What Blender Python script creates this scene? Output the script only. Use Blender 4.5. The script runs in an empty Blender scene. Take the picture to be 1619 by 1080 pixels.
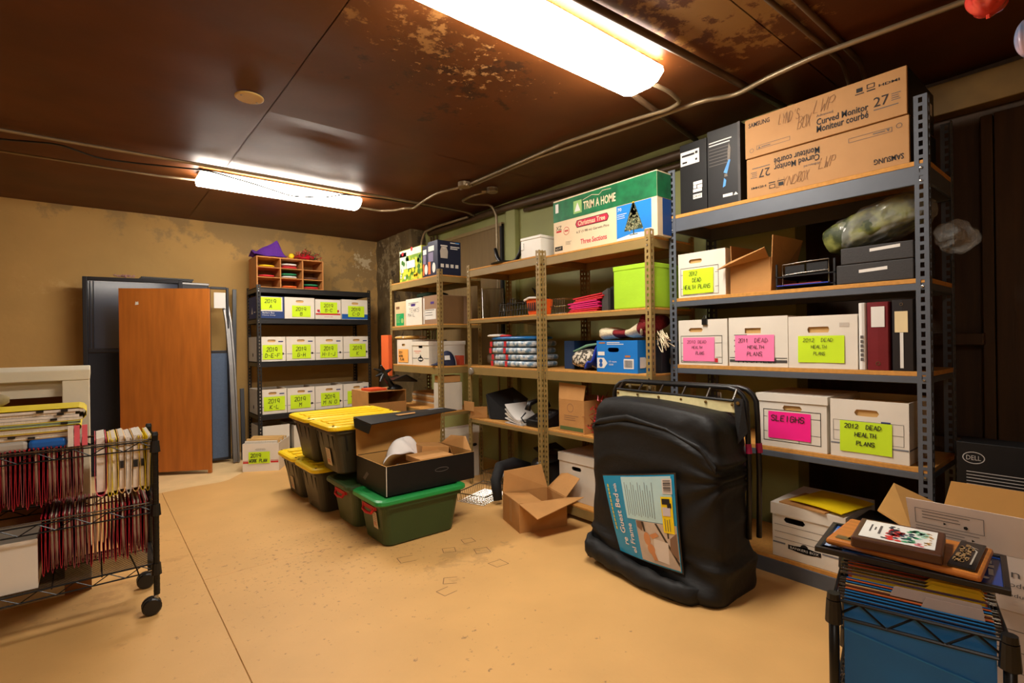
import bpy, math, random
from mathutils import Vector, Matrix, noise
C = bpy.context.scene
COL = C.collection
rnd = random.Random(11)
PI = math.pi
RZ = -PI/2          # things along the right-hand wall: local x runs towards the camera, local y into the shelf

# ------------------------------------------------------------------ camera, world, exposure
cd = bpy.data.cameras.new('camera'); cam = bpy.data.objects.new('camera', cd); COL.objects.link(cam)
cd.sensor_width = 36; cd.lens = 810/1619*36; cd.clip_start = .03; cd.clip_end = 60
_yaw, _roll = math.radians(39.3), math.radians(.8)
_f = Vector((math.sin(_yaw), math.cos(_yaw), 0)); _r = Vector((math.cos(_yaw), -math.sin(_yaw), 0)); _u = Vector((0, 0, 1))
_cr = _r*math.cos(_roll)-_u*math.sin(_roll); _cu = _r*math.sin(_roll)+_u*math.cos(_roll)
cam.matrix_world = Matrix(((_cr.x, _cu.x, -_f.x, 0), (_cr.y, _cu.y, -_f.y, 0), (_cr.z, _cu.z, -_f.z, 1.2), (0, 0, 0, 1)))
C.camera = cam
w = bpy.data.worlds.new('world'); C.world = w; w.use_nodes = True
w.node_tree.nodes['Background'].inputs[0].default_value = (.05, .04, .03, 1)
w.node_tree.nodes['Background'].inputs[1].default_value = .1
C.view_settings.view_transform = 'Standard'; C.view_settings.look = 'None'
C.view_settings.gamma = 1; C.view_settings.use_curve_mapping = False
C.view_settings.exposure = 0.0
TUBE = 50.0         # radiance of the fluorescent diffusers

# ------------------------------------------------------------------ materials
def lin(c):
    return tuple((x/255/12.92 if x/255 <= .04045 else ((x/255+.055)/1.055)**2.4) for x in c)+(1,)
_m = {}
def mat(name, rgb, rough=.6, var=.08, scale=6, bump=0, bscale=40, metal=0, spec=.5, trans=0, alpha=1, emit=0, stretch=None, rgb2=None, thr=None, coat=0):
    if name in _m: return _m[name]
    m = bpy.data.materials.new(name); m.use_nodes = True; _m[name] = m
    nt = m.node_tree; N = nt.nodes; L = nt.links; b = N['Principled BSDF']
    b.inputs['Roughness'].default_value = rough; b.inputs['Metallic'].default_value = metal
    b.inputs['Specular IOR Level'].default_value = spec
    if trans: b.inputs['Transmission Weight'].default_value = trans
    if coat: b.inputs['Coat Weight'].default_value = coat; b.inputs['Coat Roughness'].default_value = .15
    if alpha < 1: b.inputs['Alpha'].default_value = alpha
    col = lin(rgb)
    if emit:
        b.inputs['Emission Color'].default_value = col; b.inputs['Emission Strength'].default_value = emit
    tc = N.new('ShaderNodeTexCoord'); mp = N.new('ShaderNodeMapping')
    L.new(tc.outputs['Object'], mp.inputs[0])
    if stretch: mp.inputs['Scale'].default_value = stretch
    if var or rgb2:
        n = N.new('ShaderNodeTexNoise'); n.inputs['Scale'].default_value = scale; n.inputs['Detail'].default_value = 5
        L.new(mp.outputs[0], n.inputs['Vector'])
        r = N.new('ShaderNodeValToRGB'); L.new(n.outputs['Fac'], r.inputs[0])
        lo, hi = (.3, .7) if thr is None else thr
        r.color_ramp.elements[0].position = lo; r.color_ramp.elements[1].position = hi
        c2 = lin(rgb2) if rgb2 else tuple(min(1, x*(1+var)) for x in col[:3])+(1,)
        c1 = col if rgb2 else tuple(x*(1-var) for x in col[:3])+(1,)
        r.color_ramp.elements[0].color = c1; r.color_ramp.elements[1].color = c2
        L.new(r.outputs[0], b.inputs['Base Color'])
    else: b.inputs['Base Color'].default_value = col
    if bump:
        n2 = N.new('ShaderNodeTexNoise'); n2.inputs['Scale'].default_value = bscale; n2.inputs['Detail'].default_value = 3
        L.new(mp.outputs[0], n2.inputs['Vector'])
        bp = N.new('ShaderNodeBump'); bp.inputs['Strength'].default_value = bump; bp.inputs['Distance'].default_value = .01
        L.new(n2.outputs['Fac'], bp.inputs['Height']); L.new(bp.outputs[0], b.inputs['Normal'])
    return m
WHITE = mat('white_card', (226, 218, 203), .75, .05, 5)
WHITE2 = mat('aged_white_card', (214, 204, 186), .75, .06, 5)
KRAFT = mat('kraft_card', (186, 134, 74), .8, .08, 8, .1, 60)
KRAFT_IN = mat('kraft_card_inside', (190, 140, 72), .85, .06, 8)
KRAFT_P = mat('monitor_kraft_card', (182, 134, 80), .7, .05, 8)
GREY = mat('grey_painted_steel', (88, 94, 103), .45, .06, 12, metal=.1)
TAN = mat('tan_painted_steel', (142, 118, 68), .5, .07, 10)
BLACKS = mat('black_painted_steel', (26, 26, 28), .4, .1, 10)
DECK = mat('particle_board', (200, 142, 66), .8, .12, 60)
INK = mat('black_ink', (24, 22, 22), .7, 0)
PEN = mat('marker_pen', (40, 44, 30), .7, 0)
PENCIL = mat('faint_pencil', (142, 104, 72), .8, 0)
PRINT = mat('grey_print', (96, 90, 86), .7, 0)
LIME = mat('lime_note_paper', (203, 238, 30), .8, .03)
PINK = mat('pink_note_paper', (255, 128, 178), .8, .03)
MAG = mat('magenta_note_paper', (255, 18, 140), .8, .03)
ORNOTE = mat('orange_note_paper', (250, 176, 84), .8, .03)
WPRINT = mat('white_print', (225, 222, 215), .6, 0)
REDP = mat('red_print', (200, 34, 40), .6, 0)
BLUEP = mat('blue_print', (20, 88, 170), .6, 0)
BLK = mat('black_plastic', (15, 15, 16), .4, .1, 20)
BLKM = mat('black_matte', (17, 16, 16), .75, .12, 20, .15, 80)
BLKC = mat('black_card', (20, 19, 19), .5, .12, 12, spec=.3)
WIRE = mat('black_wire', (18, 18, 18), .35, 0, metal=.3)
CHROME = mat('chrome_wire', (170, 166, 158), .25, 0, metal=1)
CONDUIT = mat('galvanised_conduit', (150, 132, 104), .4, .12, 9, metal=.55)
OLDPIPE = mat('old_brown_pipe', (84, 62, 40), .5, .2, 8, metal=.2)
MANILA = mat('manila_folder', (222, 178, 110), .8, .06)
PAPER = mat('paper_edges', (216, 205, 186), .85, .14, 30, stretch=(6, 1, 1))

# ------------------------------------------------------------------ mesh helpers
class MB:
    def __init__(s): s.v = []; s.f = []; s.m = []
    def add(s, vs, fs, mi=0, M=None):
        k = len(s.v)
        s.v += [tuple(M @ Vector(p)) if M else tuple(p) for p in vs]
        s.f += [tuple(i+k for i in f) for f in fs]; s.m += [mi]*len(fs); return s
    def box(s, x0, y0, z0, x1, y1, z1, mi=0, M=None):
        return s.add([(x0,y0,z0),(x1,y0,z0),(x1,y1,z0),(x0,y1,z0),(x0,y0,z1),(x1,y0,z1),(x1,y1,z1),(x0,y1,z1)],
                     [(3,2,1,0),(4,5,6,7),(0,1,5,4),(1,2,6,5),(2,3,7,6),(3,0,4,7)], mi, M)
    def hexa(s, b, t, mi=0):                # four bottom and four top points, counter-clockwise
        return s.add(list(b)+list(t), [(3,2,1,0),(4,5,6,7),(0,1,5,4),(1,2,6,5),(2,3,7,6),(3,0,4,7)], mi)
    def poly(s, pts, mi=0): return s.add(pts, [tuple(range(len(pts)))], mi)
    def slab(s, pts, d, mi=0):              # polygon thickened along vector d
        n = len(pts); d = Vector(d); vs = [Vector(p) for p in pts]; vs += [p+d for p in vs]
        return s.add(vs, [tuple(reversed(range(n))), tuple(range(n, 2*n))]+[(i, (i+1) % n, (i+1) % n+n, i+n) for i in range(n)], mi)
    def loft(s, rings, mi=0, cap=True, closed=True):
        n = len(rings[0]); k = len(s.v)
        for r in rings: s.v += [tuple(p) for p in r]
        for a in range(len(rings)-1):
            for i in range(n if closed else n-1):
                j = (i+1) % n
                s.f.append((k+a*n+i, k+a*n+j, k+(a+1)*n+j, k+(a+1)*n+i)); s.m.append(mi)
        if cap and closed:
            s.f.append(tuple(k+i for i in reversed(range(n)))); s.m.append(mi)
            e = k+(len(rings)-1)*n; s.f.append(tuple(e+i for i in range(n))); s.m.append(mi)
        return s
    def tube(s, pts, r, n=8, mi=0, closed=False):
        P = [Vector(p) for p in pts]; rings = []; up = None
        for i, p in enumerate(P):
            if closed: t = (P[(i+1) % len(P)]-P[i-1])
            else: t = (P[min(i+1, len(P)-1)]-P[max(i-1, 0)])
            t.normalize()
            if up is None: up = Vector((0, 0, 1)) if abs(t.z) < .9 else Vector((1, 0, 0))
            a = t.cross(up); a.normalize(); b = a.cross(t); b.normalize(); up = b
            rr = r[i] if isinstance(r, (list, tuple)) else r
            rings.append([p+a*math.cos(2*PI*q/n)*rr+b*math.sin(2*PI*q/n)*rr for q in range(n)])
        if closed: rings.append(rings[0]); return s.loft(rings, mi, cap=False)
        return s.loft(rings, mi)
    def lathe(s, prof, c=(0, 0, 0), n=20, mi=0, axis='z'):
        rings = []
        for r, h in prof:
            ring = []
            for q in range(n):
                a = 2*PI*q/n; x, y = r*math.cos(a), r*math.sin(a)
                ring.append((c[0]+x, c[1]+y, c[2]+h) if axis == 'z' else ((c[0]+h, c[1]+x, c[2]+y) if axis == 'x' else (c[0]+y, c[1]+h, c[2]+x)))
            rings.append(ring)
        return s.loft(rings, mi)
    def grid(s, fn, nu, nv, mi=0):
        k = len(s.v)
        for j in range(nv+1):
            for i in range(nu+1): s.v.append(tuple(fn(i/nu, j/nv)))
        for j in range(nv):
            for i in range(nu):
                a = k+j*(nu+1)+i; s.f.append((a, a+1, a+nu+2, a+nu+1)); s.m.append(mi)
        return s
    def blob(s, c, rad, e=2.5, amp=.0, fr=6, seed=0, nu=28, nv=16, mi=0, flat=None):
        c = Vector(c); rings = []
        def sp(x, p): return math.copysign(abs(x)**p, x)
        for j in range(nv+1):
            ph = -PI/2+PI*j/nv; ph = max(-PI/2+.02, min(PI/2-.02, ph)); ring = []
            for i in range(nu):
                th = 2*PI*i/nu; q = 2/e
                p = Vector((sp(math.cos(ph), q)*sp(math.cos(th), q)*rad[0], sp(math.cos(ph), q)*sp(math.sin(th), q)*rad[1], sp(math.sin(ph), q)*rad[2]))
                if amp:
                    d = noise.noise(p*fr+Vector((seed*3.1, seed, 0)))+.5*noise.noise(p*fr*2.3+Vector((seed, 0, seed*2.)))
                    p += p.normalized()*d*amp
                if flat is not None: p.z = max(p.z, flat)
                ring.append(c+p)
            rings.append(ring)
        return s.loft(rings, mi)
    def obj(s, name, mats, parent=None, smooth=False, bevel=0, loc=None, rz=0, seg=2, label=None, solid=0):
        me = bpy.data.meshes.new(name); me.from_pydata(s.v, [], s.f)
        mats = mats if isinstance(mats, (list, tuple)) else [mats]
        for m in mats: me.materials.append(m)
        if len(mats) > 1: me.polygons.foreach_set('material_index', s.m)
        if smooth: me.polygons.foreach_set('use_smooth', [True]*len(me.polygons))
        me.update()
        o = bpy.data.objects.new(name, me); COL.objects.link(o)
        if parent: o.parent = parent
        if loc: o.location = loc
        o.rotation_euler.z = rz
        if solid:
            md = o.modifiers.new('solid', 'SOLIDIFY'); md.thickness = solid; md.offset = 0
        if bevel:
            md = o.modifiers.new('bevel', 'BEVEL'); md.width = bevel; md.segments = seg; md.limit_method = 'ANGLE'; md.angle_limit = math.radians(40)
        if label: o['label'] = label
        return o
def thing(name, label, cat, loc=(0, 0, 0), rz=0, group=None):
    o = bpy.data.objects.new(name, None); COL.objects.link(o); o.empty_display_size = .05
    o.location = loc; o.rotation_euler.z = rz
    o['label'] = label; o['category'] = cat
    if group: o['group'] = group
    return o
def tag(o, label, cat, group=None, kind=None):
    o['label'] = label; o['category'] = cat
    if group: o['group'] = group
    if kind: o['kind'] = kind
    return o
def struct(o): o['kind'] = 'structure'; return o
def dup(root, loc, rz=None, label=None):
    r = root.copy(); COL.objects.link(r); r.location = loc
    if rz is not None: r.rotation_euler.z = rz
    if label: r['label'] = label
    for ch in list(root.children):
        c = ch.copy(); COL.objects.link(c); c.parent = r
        for g in list(ch.children):
            d = g.copy(); COL.objects.link(d); d.parent = c
    return r
def wall_hole(mb, w, h, t, cx, cz, hw, hh, y=0, x0=0, z0=0, mi=0, square=False):
    """an upright sheet w x h x t at y..y+t with a rounded hand hole"""
    angs = sorted(set([2*PI*i/20 for i in range(20)]+[math.atan2(zc-cz, xc-cx) % (2*PI) for xc in (0, w) for zc in (0, h)]))
    def rect(a, X0, X1, Z0, Z1):
        c, s = math.cos(a), math.sin(a); k = 1e9
        if c > 1e-9: k = min(k, (X1-cx)/c)
        if c < -1e-9: k = min(k, (X0-cx)/c)
        if s > 1e-9: k = min(k, (Z1-cz)/s)
        if s < -1e-9: k = min(k, (Z0-cz)/s)
        return cx+c*k, cz+s*k
    def stad(a):
        x, z = rect(a, cx-hw, cx+hw, cz-hh, cz+hh)
        if not square:
            e = hw-hh
            if abs(x-cx) > e:
                c, s = math.cos(a), math.sin(a); ex = math.copysign(e, c)
                B = c*ex; D = B*B-(ex*ex-hh*hh); k = B+math.sqrt(max(D, 0)); return cx+c*k, cz+s*k
        return x, z
    o = [rect(a, 0, w, 0, h) for a in angs]; i_ = [stad(a) for a in angs]; n = len(angs)
    V = [(x+x0, y, z+z0) for x, z in o]+[(x+x0, y, z+z0) for x, z in i_]+[(x+x0, y+t, z+z0) for x, z in o]+[(x+x0, y+t, z+z0) for x, z in i_]
    F = []
    for k in range(n):
        j = (k+1) % n
        F += [(k, j, n+j, n+k), (2*n+j, 2*n+k, 3*n+k, 3*n+j), (n+k, n+j, 3*n+j, 3*n+k), (j, k, 2*n+k, 2*n+j)]
    return mb.add(V, F, mi)

# flat print: P(u, v, off) maps a face's own coordinates to the thing's space
def face(o=(0, 0, 0), U=(1, 0, 0), V=(0, 0, 1)):
    o, U, V = Vector(o), Vector(U), Vector(V); N = U.cross(V).normalized()
    return lambda u, v, off=.0012: o+U*u+V*v+N*off
def side(w): return face((w, 0, 0), (0, 1, 0), (0, 0, 1))       # right-hand end of a box
def flat(name, parent, m, P, polys, off=.0012, label=None):
    mb = MB()
    for p in polys: mb.poly([P(u, v, off) for u, v in p])
    return mb.obj(name, m, parent, label=label)
def rc(u, v, w, h): return [(u, v), (u+w, v), (u+w, v+h), (u, v+h)]
def frame(u, v, w, h, t): return [rc(u, v, w, t), rc(u, v+h-t, w, t), rc(u, v+t, t, h-2*t), rc(u+w-t, v+t, t, h-2*t)]
def disc(u, v, r, n=16, ry=None): return [(u+r*math.cos(2*PI*i/n), v+(ry or r)*math.sin(2*PI*i/n)) for i in range(n)]
def ring(u, v, r, t, n=18, ry=None):
    ry = ry or r; out = []
    for i in range(n):
        a, b = 2*PI*i/n, 2*PI*(i+1)/n
        out.append([(u+r*math.cos(a), v+ry*math.sin(a)), (u+r*math.cos(b), v+ry*math.sin(b)), (u+(r-t)*math.cos(b), v+(ry-t)*math.sin(b)), (u+(r-t)*math.cos(a), v+(ry-t)*math.sin(a))])
    return out
def lines(u, v, w, n, step, t=.0025, ragged=.3, seed=1):
    q = random.Random(seed); return [rc(u, v-i*step, w*(1-ragged*q.random()), t) for i in range(n)]
def bars(u, v, w, h, n=14, seed=2):
    q = random.Random(seed); out = []; x = 0
    while x < w*.96:
        b = w/n*(.25+.6*q.random()); out.append(rc(u+x, v, min(b, w-x), h)); x += b+w/n*(.2+.5*q.random())
    return out
_tx = {}
BOLD = {'SAMSUNG', 'Curved Monitor', 'Moniteur courbé', 'Guest Bed', 'Frame', 'with', 're', 'el', 'TRIM A HOME', 'Christmas Tree', 'HDMI', 'Three Sections', 'PROFILES'}
def txt(s, parent, P, u, v, wd, ht, m, off=.0014, rot=0, name='printed_text'):
    if s not in _tx:
        cu = bpy.data.curves.new('t', 'FONT'); cu.body = s; cu.resolution_u = 2; cu.offset = .018 if s in BOLD else 0
        to = bpy.data.objects.new('t', cu); COL.objects.link(to)
        me = bpy.data.meshes.new_from_object(to)
        vs = [tuple(p.co) for p in me.vertices]; fs = [tuple(p.vertices) for p in me.polygons]
        bpy.data.objects.remove(to); bpy.data.curves.remove(cu); bpy.data.meshes.remove(me)
        x0, x1 = min(p[0] for p in vs), max(p[0] for p in vs); y0, y1 = min(p[1] for p in vs), max(p[1] for p in vs)
        _tx[s] = ([((p[0]-x0)/(x1-x0), (p[1]-y0)/(y1-y0)) for p in vs], fs)
    vs, fs = _tx[s]; out = []
    for a, b in vs:
        a *= wd; b *= ht
        du, dv = {0: (a, b), 90: (-b, a), 180: (-a, -b), 270: (b, -a)}[rot]
        out.append(P(u+du, v+dv, off))
    return MB().add(out, fs).obj(name, m, parent)
GL = {'0':"10 01 05 16 36 45 41 30 10",'1':"14 26 20",'2':"05 16 36 45 44 00 40",'9':"40 45 36 16 05 03 12 32 43",'A':"00 26 40/12 32",
'B':"00 06 36 45 34 03/33 42 41 30 00",'C':"45 36 16 05 01 10 30 41",'D':"00 06 26 44 42 20 00",'E':"46 06 00 40/03 33",'F':"46 06 00/03 33",
'G':"45 36 16 05 01 10 30 41 43 23",'H':"06 00/46 40/03 43",'I':"26 20",'J':"46 41 30 10 01",'K':"06 00/46 03 40",'L':"06 00 40",'M':"00 06 23 46 40",
'N':"00 06 40 46",'O':"10 01 05 16 36 45 41 30 10",'P':"00 06 36 45 44 33 03",'R':"00 06 36 45 44 33 03/23 40",'S':"45 36 16 05 04 13 33 42 41 30 10 01",
'T':"06 46/26 20",'U':"06 01 10 30 41 46",'W':"06 10 23 30 46",'X':"00 46/06 40",'Y':"06 23 46/23 20","'":"26 25",'-':"13 33",'+':"13 33/22 24",' ':""}
def pen(rows, parent, P, m, t=.003, off=.0018, slant=.12, name='handwriting', jit=.25, seed=1):
    """rows: (string, u, v, width, height) written in pen strokes"""
    q = random.Random(seed); mb = MB()
    for s, u, v, wd, ht in rows:
        cw = wd/len(s)
        for i, ch in enumerate(s):
            for st in GL.get(ch, '').split('/'):
                pts = []
                for tok in st.split():
                    a, b = int(tok[0])/4, int(tok[1])/6
                    a += (q.random()-.5)*jit*.3; b += (q.random()-.5)*jit*.2
                    pts.append((u+cw*(i+a*.72)+slant*b*cw, v+b*ht))
                for (a0, b0), (a1, b1) in zip(pts, pts[1:]):
                    dx, dy = a1-a0, b1-b0; l = math.hypot(dx, dy) or 1; nx, ny = -dy/l*t/2, dx/l*t/2; ex, ey = dx/l*t*.3, dy/l*t*.3
                    mb.poly([P(a0-ex+nx, b0-ey+ny, off), P(a0-ex-nx, b0-ey-ny, off), P(a1+ex-nx, b1+ey-ny, off), P(a1+ex+nx, b1+ey+ny, off)])
    return mb.obj(name, m, parent)
def note(parent, P, m, u, v, wd, ht, rows, t=.0035, skew=0, seed=1, label=None):
    mb = MB(); o = .003
    mb.grid(lambda a, b: P(u+wd*a+skew*b*ht, v+ht*b+skew*a*.2*wd, o+.004*abs(a-.5)*(1-b)), 6, 4)
    n = mb.obj('note', m, parent, smooth=True, label=label)
    pen([(s, u+wd*a, v+ht*b, wd*c, ht*d) for s, a, b, c, d in rows], n, P, PEN, t, o+.0035, seed=seed)
    return n

exec_parts = []
# ------------------------------------------------------------------ the room
def patched(name, base, patches, rough, bump=.3, bscale=12, var=.15, vscale=2.5, spec=.5):
    """painted surface with worn patches: patches = (centre, radius, noise scale, threshold, colour)"""
    m = mat(name, base, rough, var, vscale, bump, bscale, spec=spec); nt = m.node_tree; N = nt.nodes; L = nt.links; b = N['Principled BSDF']
    src = b.inputs['Base Color'].links[0].from_socket
    tc = N.new('ShaderNodeTexCoord')
    for c, r, ns, th, colr in patches:
        vm = N.new('ShaderNodeVectorMath'); vm.operation = 'SUBTRACT'; L.new(tc.outputs['Object'], vm.inputs[0]); vm.inputs[1].default_value = c
        vd = N.new('ShaderNodeVectorMath'); vd.operation = 'DIVIDE'; L.new(vm.outputs[0], vd.inputs[0]); vd.inputs[1].default_value = r
        ln = N.new('ShaderNodeVectorMath'); ln.operation = 'LENGTH'; L.new(vd.outputs[0], ln.inputs[0])
        n = N.new('ShaderNodeTexNoise'); n.inputs['Scale'].default_value = ns; n.inputs['Detail'].default_value = 9; n.inputs['Roughness'].default_value = .68
        L.new(tc.outputs['Object'], n.inputs['Vector'])
        a = N.new('ShaderNodeMath'); a.operation = 'MULTIPLY_ADD'; L.new(ln.outputs['Value'], a.inputs[0]); a.inputs[1].default_value = -.22; L.new(n.outputs['Fac'], a.inputs[2])
        r_ = N.new('ShaderNodeMapRange'); L.new(a.outputs[0], r_.inputs[0]); r_.inputs[1].default_value = th; r_.inputs[2].default_value = th+.06
        mx = N.new('ShaderNodeMix'); mx.data_type = 'RGBA'; L.new(r_.outputs[0], mx.inputs[0]); L.new(src, mx.inputs[6]); mx.inputs[7].default_value = lin(colr)
        src = mx.outputs[2]
    L.new(src, b.inputs['Base Color']); return m
CEIL = patched('brown_ceiling_paint', (88, 46, 14), [((1.5, 2.3, 2.55), (1.0, .9, 2), 6, .47, (62, 34, 15)), ((1.15, 1.95, 2.55), (.6, .45, 2), 9, .46, (134, 92, 48)), ((1.5, 2.1, 2.55), (.8, .7, 2), 22, .52, (170, 126, 78)), ((2.0, 1.08, 2.55), (.5, .35, 2), 9, .34, (142, 102, 52))], .5, .12, 7, .2, 3, .25)
BACKW = patched('old_plaster_back', (186, 148, 86), [((1.2, 6.42, 2.6), (1.5, 1, .32), 2.6, .33, (160, 130, 82)), ((2.75, 6.42, 2.3), (.6, 1, .8), 6, .36, (158, 128, 80)), ((2.75, 6.42, 2.25), (.35, 1, .35), 16, .47, (206, 188, 150)), ((.1, 6.42, 1.6), (1.5, 1, 1), 2, .5, (198, 162, 102))], .85, .25, 14, .08, 2)
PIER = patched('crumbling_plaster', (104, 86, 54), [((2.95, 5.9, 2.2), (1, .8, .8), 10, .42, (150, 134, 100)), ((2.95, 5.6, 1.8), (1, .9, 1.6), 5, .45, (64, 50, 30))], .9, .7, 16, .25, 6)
GREEN = mat('green_wall_paint', (154, 156, 96), .6, .08, 3, .05, 20)
DARKW = mat('dark_brown_boards', (70, 48, 24), .6, .2, 4, .1, 20, stretch=(1, 6, .5))
FLOORM = patched('hardboard_floor', (214, 166, 100), [((1.6, 2.4, 0), (.8, .5, 1), 7, .47, (196, 152, 92)), ((1, 3, 0), (3, 3, 1), 34, .55, (166, 124, 74)), ((.2, 3.4, 0), (1, 1.2, 1), 3, .48, (200, 152, 90)), ((1.2, 1.6, 0), (2.4, 2.4, 1), 22, .60, (150, 114, 70))], .55, .06, 60, .06, 3)
CONC = mat('pale_concrete', (226, 192, 138), .7, .08, 5, .1, 30)
MARK = mat('floor_scuff', (118, 88, 56), .8, .1)

fl = struct(MB().box(-3, -2.5, -.1, 3.6, 6.5, -.005).obj('floor', CONC))
def sheet(pts): MB().slab([(x, y, -.0045) for x, y in pts], (0, 0, .0045)).obj('floor_sheet', FLOORM, fl, bevel=.0015, seg=1)
g = .0012
sheet([(-2.99, -2.49), (.425-g, -2.49), (.425-g, 1.6-g), (-2.99, 1.6-g)])
sheet([(-2.99, 1.6+g), (.425-g, 1.6+g), (.425-g, 4.04-g), (-2.99, 4.04-g)])
sheet([(-2.99, 4.04+g), (.425-g, 4.04+g), (.425-g, 5.08), (-2.99, 5.04)])
sheet([(.425+g, -2.49), (3.14, -2.49), (3.14, .6-g), (.425+g, .6-g)])
sheet([(.425+g, .6+g), (3.14, .6+g), (3.14, 3.04-g), (.425+g, 3.04-g)])
sheet([(.425+g, 3.04+g), (3.14, 3.04+g), (3.14, 5.48), (1.6, 5.46), (1.2, 5.42), (1.08, 5.36), (1.0, 5.25), (.93, 5.16), (.86, 5.12), (.63, 5.12), (.425+g, 5.08)])
top = face((0, 0, 0), (1, 0, 0), (0, 1, 0))
for i, (x, y, a, s, n) in enumerate([(1.579, 2.53, .3, .05, 4), (1.742, 2.574, .5, .05, 4), (1.719, 2.40, .4, .055, 4), (1.686, 2.202, .7, .055, 4), (1.381, 2.205, .2, .05, 3), (1.307, 2.122, .9, .05, 3), (1.336, 2.58, .5, .06, 3)]):
    P4 = [(x+s*math.cos(a+k*PI/2+.2*rnd.random()), y+s*.9*math.sin(a+k*PI/2)) for k in range(n+1 if n == 3 else 5)]
    pl = []
    for (a0, b0), (a1, b1) in zip(P4, P4[1:]):
        dx, dy = a1-a0, b1-b0; l = math.hypot(dx, dy); nx, ny = -dy/l*.0018, dx/l*.0018
        pl.append([(a0+nx, b0+ny), (a0-nx, b0-ny), (a1-nx, b1-ny), (a1+nx, b1+ny)])
    flat('scuff_mark', fl, MARK, top, pl, .0006)

ce = struct(MB().box(-3, -2.5, 2.575, 3.6, 6.5, 2.65).obj('ceiling', CEIL))
def csheet(x0, x1, y0, y1, amp, seed):
    nu, nv = max(4, int((x1-x0)*12)), max(4, int((y1-y0)*12))
    def fn(u, v):
        x, y = x0+(x1-x0)*u, y0+(y1-y0)*v
        d = noise.noise(Vector((x*1.1, y*1.1, 3)))*.006+noise.noise(Vector((x*.9, y*2.4, 9)))*amp*.9
        if seed == 6: d += .016*math.exp(-((y-3.3-.1*(x-.8))/.09)**2)*max(0, math.sin(PI*min(1, (x-.8)/.75)))+.008*noise.noise(Vector((x*3, y*2, 1)))*max(0, 1-abs(y-3.8))
        return (x, y, 2.556+d)
    MB().grid(fn, nu, nv).obj('ceiling_sheet', CEIL, ce, smooth=True)
q = .0025
csheet(-3, .8-q, -2.5, 6.42, .006, 1); csheet(.8+q, 3.5, -2.5, 1.02-q, .006, 4)
csheet(.8+q, 3.5, 1.02+q, 3.18-q, .006, 5); csheet(.8+q, 3.5, 3.18+q, 6.42, .006, 6)

struct(MB().box(-3, 6.42, 0, 3.3, 6.5, 2.6).obj('wall_back', BACKW))
struct(MB().box(-3.1, -2.5, 0, -3, 6.5, 2.6).obj('wall_left', BACKW))
struct(MB().box(-3, -2.6, 0, 3.6, -2.5, 2.6).obj('wall_front', BACKW))
wr = struct(MB().box(3.15, 1.25, 0, 3.3, 6.42, 2.6).obj('wall_right', GREEN))
def pier(u, v):
    a = u*2; y = 6.42-.95*min(1, a) if a < 1 else 5.47; x = 2.95 if a < 1 else 2.95+.2*(a-1); z = 2.56*v
    p = Vector((x, y, z)); d = noise.noise(p*5)*.03+noise.noise(p*13)*.012
    return (x-abs(d), y-d*.4 if a >= .98 else y, z)
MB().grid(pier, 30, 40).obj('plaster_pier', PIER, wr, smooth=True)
MB().box(3.10, 3.72, 0, 3.15, 3.86, 2.5).obj('corner_post', GREEN, wr, bevel=.006)
bp = MB().box(3.128, 3.98, .9, 3.15, 5.2, 2.34); bp.obj('board_panel', mat('ribbed_tan_board', (128, 104, 66), .7, .12, 9, stretch=(1, 12, .3)), wr)
MB().box(3.12, 3.95, .9, 3.15, 3.98, 2.36).obj('panel_edging', BLKM, wr)
MB().box(3.118, 3.95, 2.34, 3.15, 5.25, 2.375).obj('panel_rail', mat('pale_rail', (150, 128, 86), .6), wr)
ws = struct(MB().box(3.5, -2.5, 0, 3.6, 1.3, 2.6).obj('wall_side', DARKW))
struct(MB().box(3.3, 1.25, 0, 3.6, 1.32, 2.6).obj('wall_return', DARKW))
for y0, y1 in [(.445, .49), (.31, .44), (.16, .305), (-.02, .155), (-.3, -.025)]:
    MB().box(3.44, y0, 0, 3.5, y1, 2.28+.02*rnd.random()).obj('board', DARKW, ws, bevel=.004)
MB().box(3.40, -.6, 2.34, 3.5, 1.2, 2.5).obj('ledge_beam', mat('ochre_beam', (122, 92, 40), .7, .2, 6), ws, bevel=.006)
for z in (1.15, .62): MB().box(3.40, .48, z, 3.49, 1.2, z+.06).obj('ledge_beam', DARKW, ws, bevel=.006)

# ------------------------------------------------------------------ fluorescent fixtures
LENS = mat('lit_diffuser', (255, 246, 234), .4, 0, emit=TUBE)
HOUS = mat('white_enamel', (230, 222, 205), .4, .02)
def fixture(label, loc, L, Wd, LENS=LENS):
    t = thing('fluorescent_light', label, 'ceiling light', loc)
    MB().box(-L/2, -Wd/2+.03, -.05, L/2, Wd/2-.03, -.002).obj('housing', HOUS, t, bevel=.004)
    prof = [(-Wd/2+.005, -.025), (-Wd/2, -.05), (-Wd/2+.035, -.085), (-Wd/2+.08, -.1), (Wd/2-.08, -.1), (Wd/2-.035, -.085), (Wd/2, -.05), (Wd/2-.005, -.025)]
    mb = MB(); rings = [[(x, a, b) for a, b in prof] for x in (-L/2+.012, L/2-.012)]
    mb.loft(rings, cap=False, closed=False); mb.obj('diffuser', LENS, t)
    for sx in (-1, 1):
        x = sx*(L/2-.012)
        MB().slab([(x, a, b) for a, b in prof], (sx*.012, 0, 0)).obj('end_cap', LENS, t)
    return t
fixture('near lit fluorescent fixture on the ceiling, cut by the top of the photo', (1.5, 1.575, 2.548), 1.3, .27)
fixture('lit fluorescent fixture near the back wall, fed by conduit at both ends', (1.28, 4.6, 2.548), 1.27, .25)

fixture('lit fluorescent fixture on the ceiling behind the camera, out of the photo', (-1.5, -.9, 2.548), 1.27, .25, mat('lit_old_diffuser', (255, 244, 230), .4, 0, emit=TUBE*.6))
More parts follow.
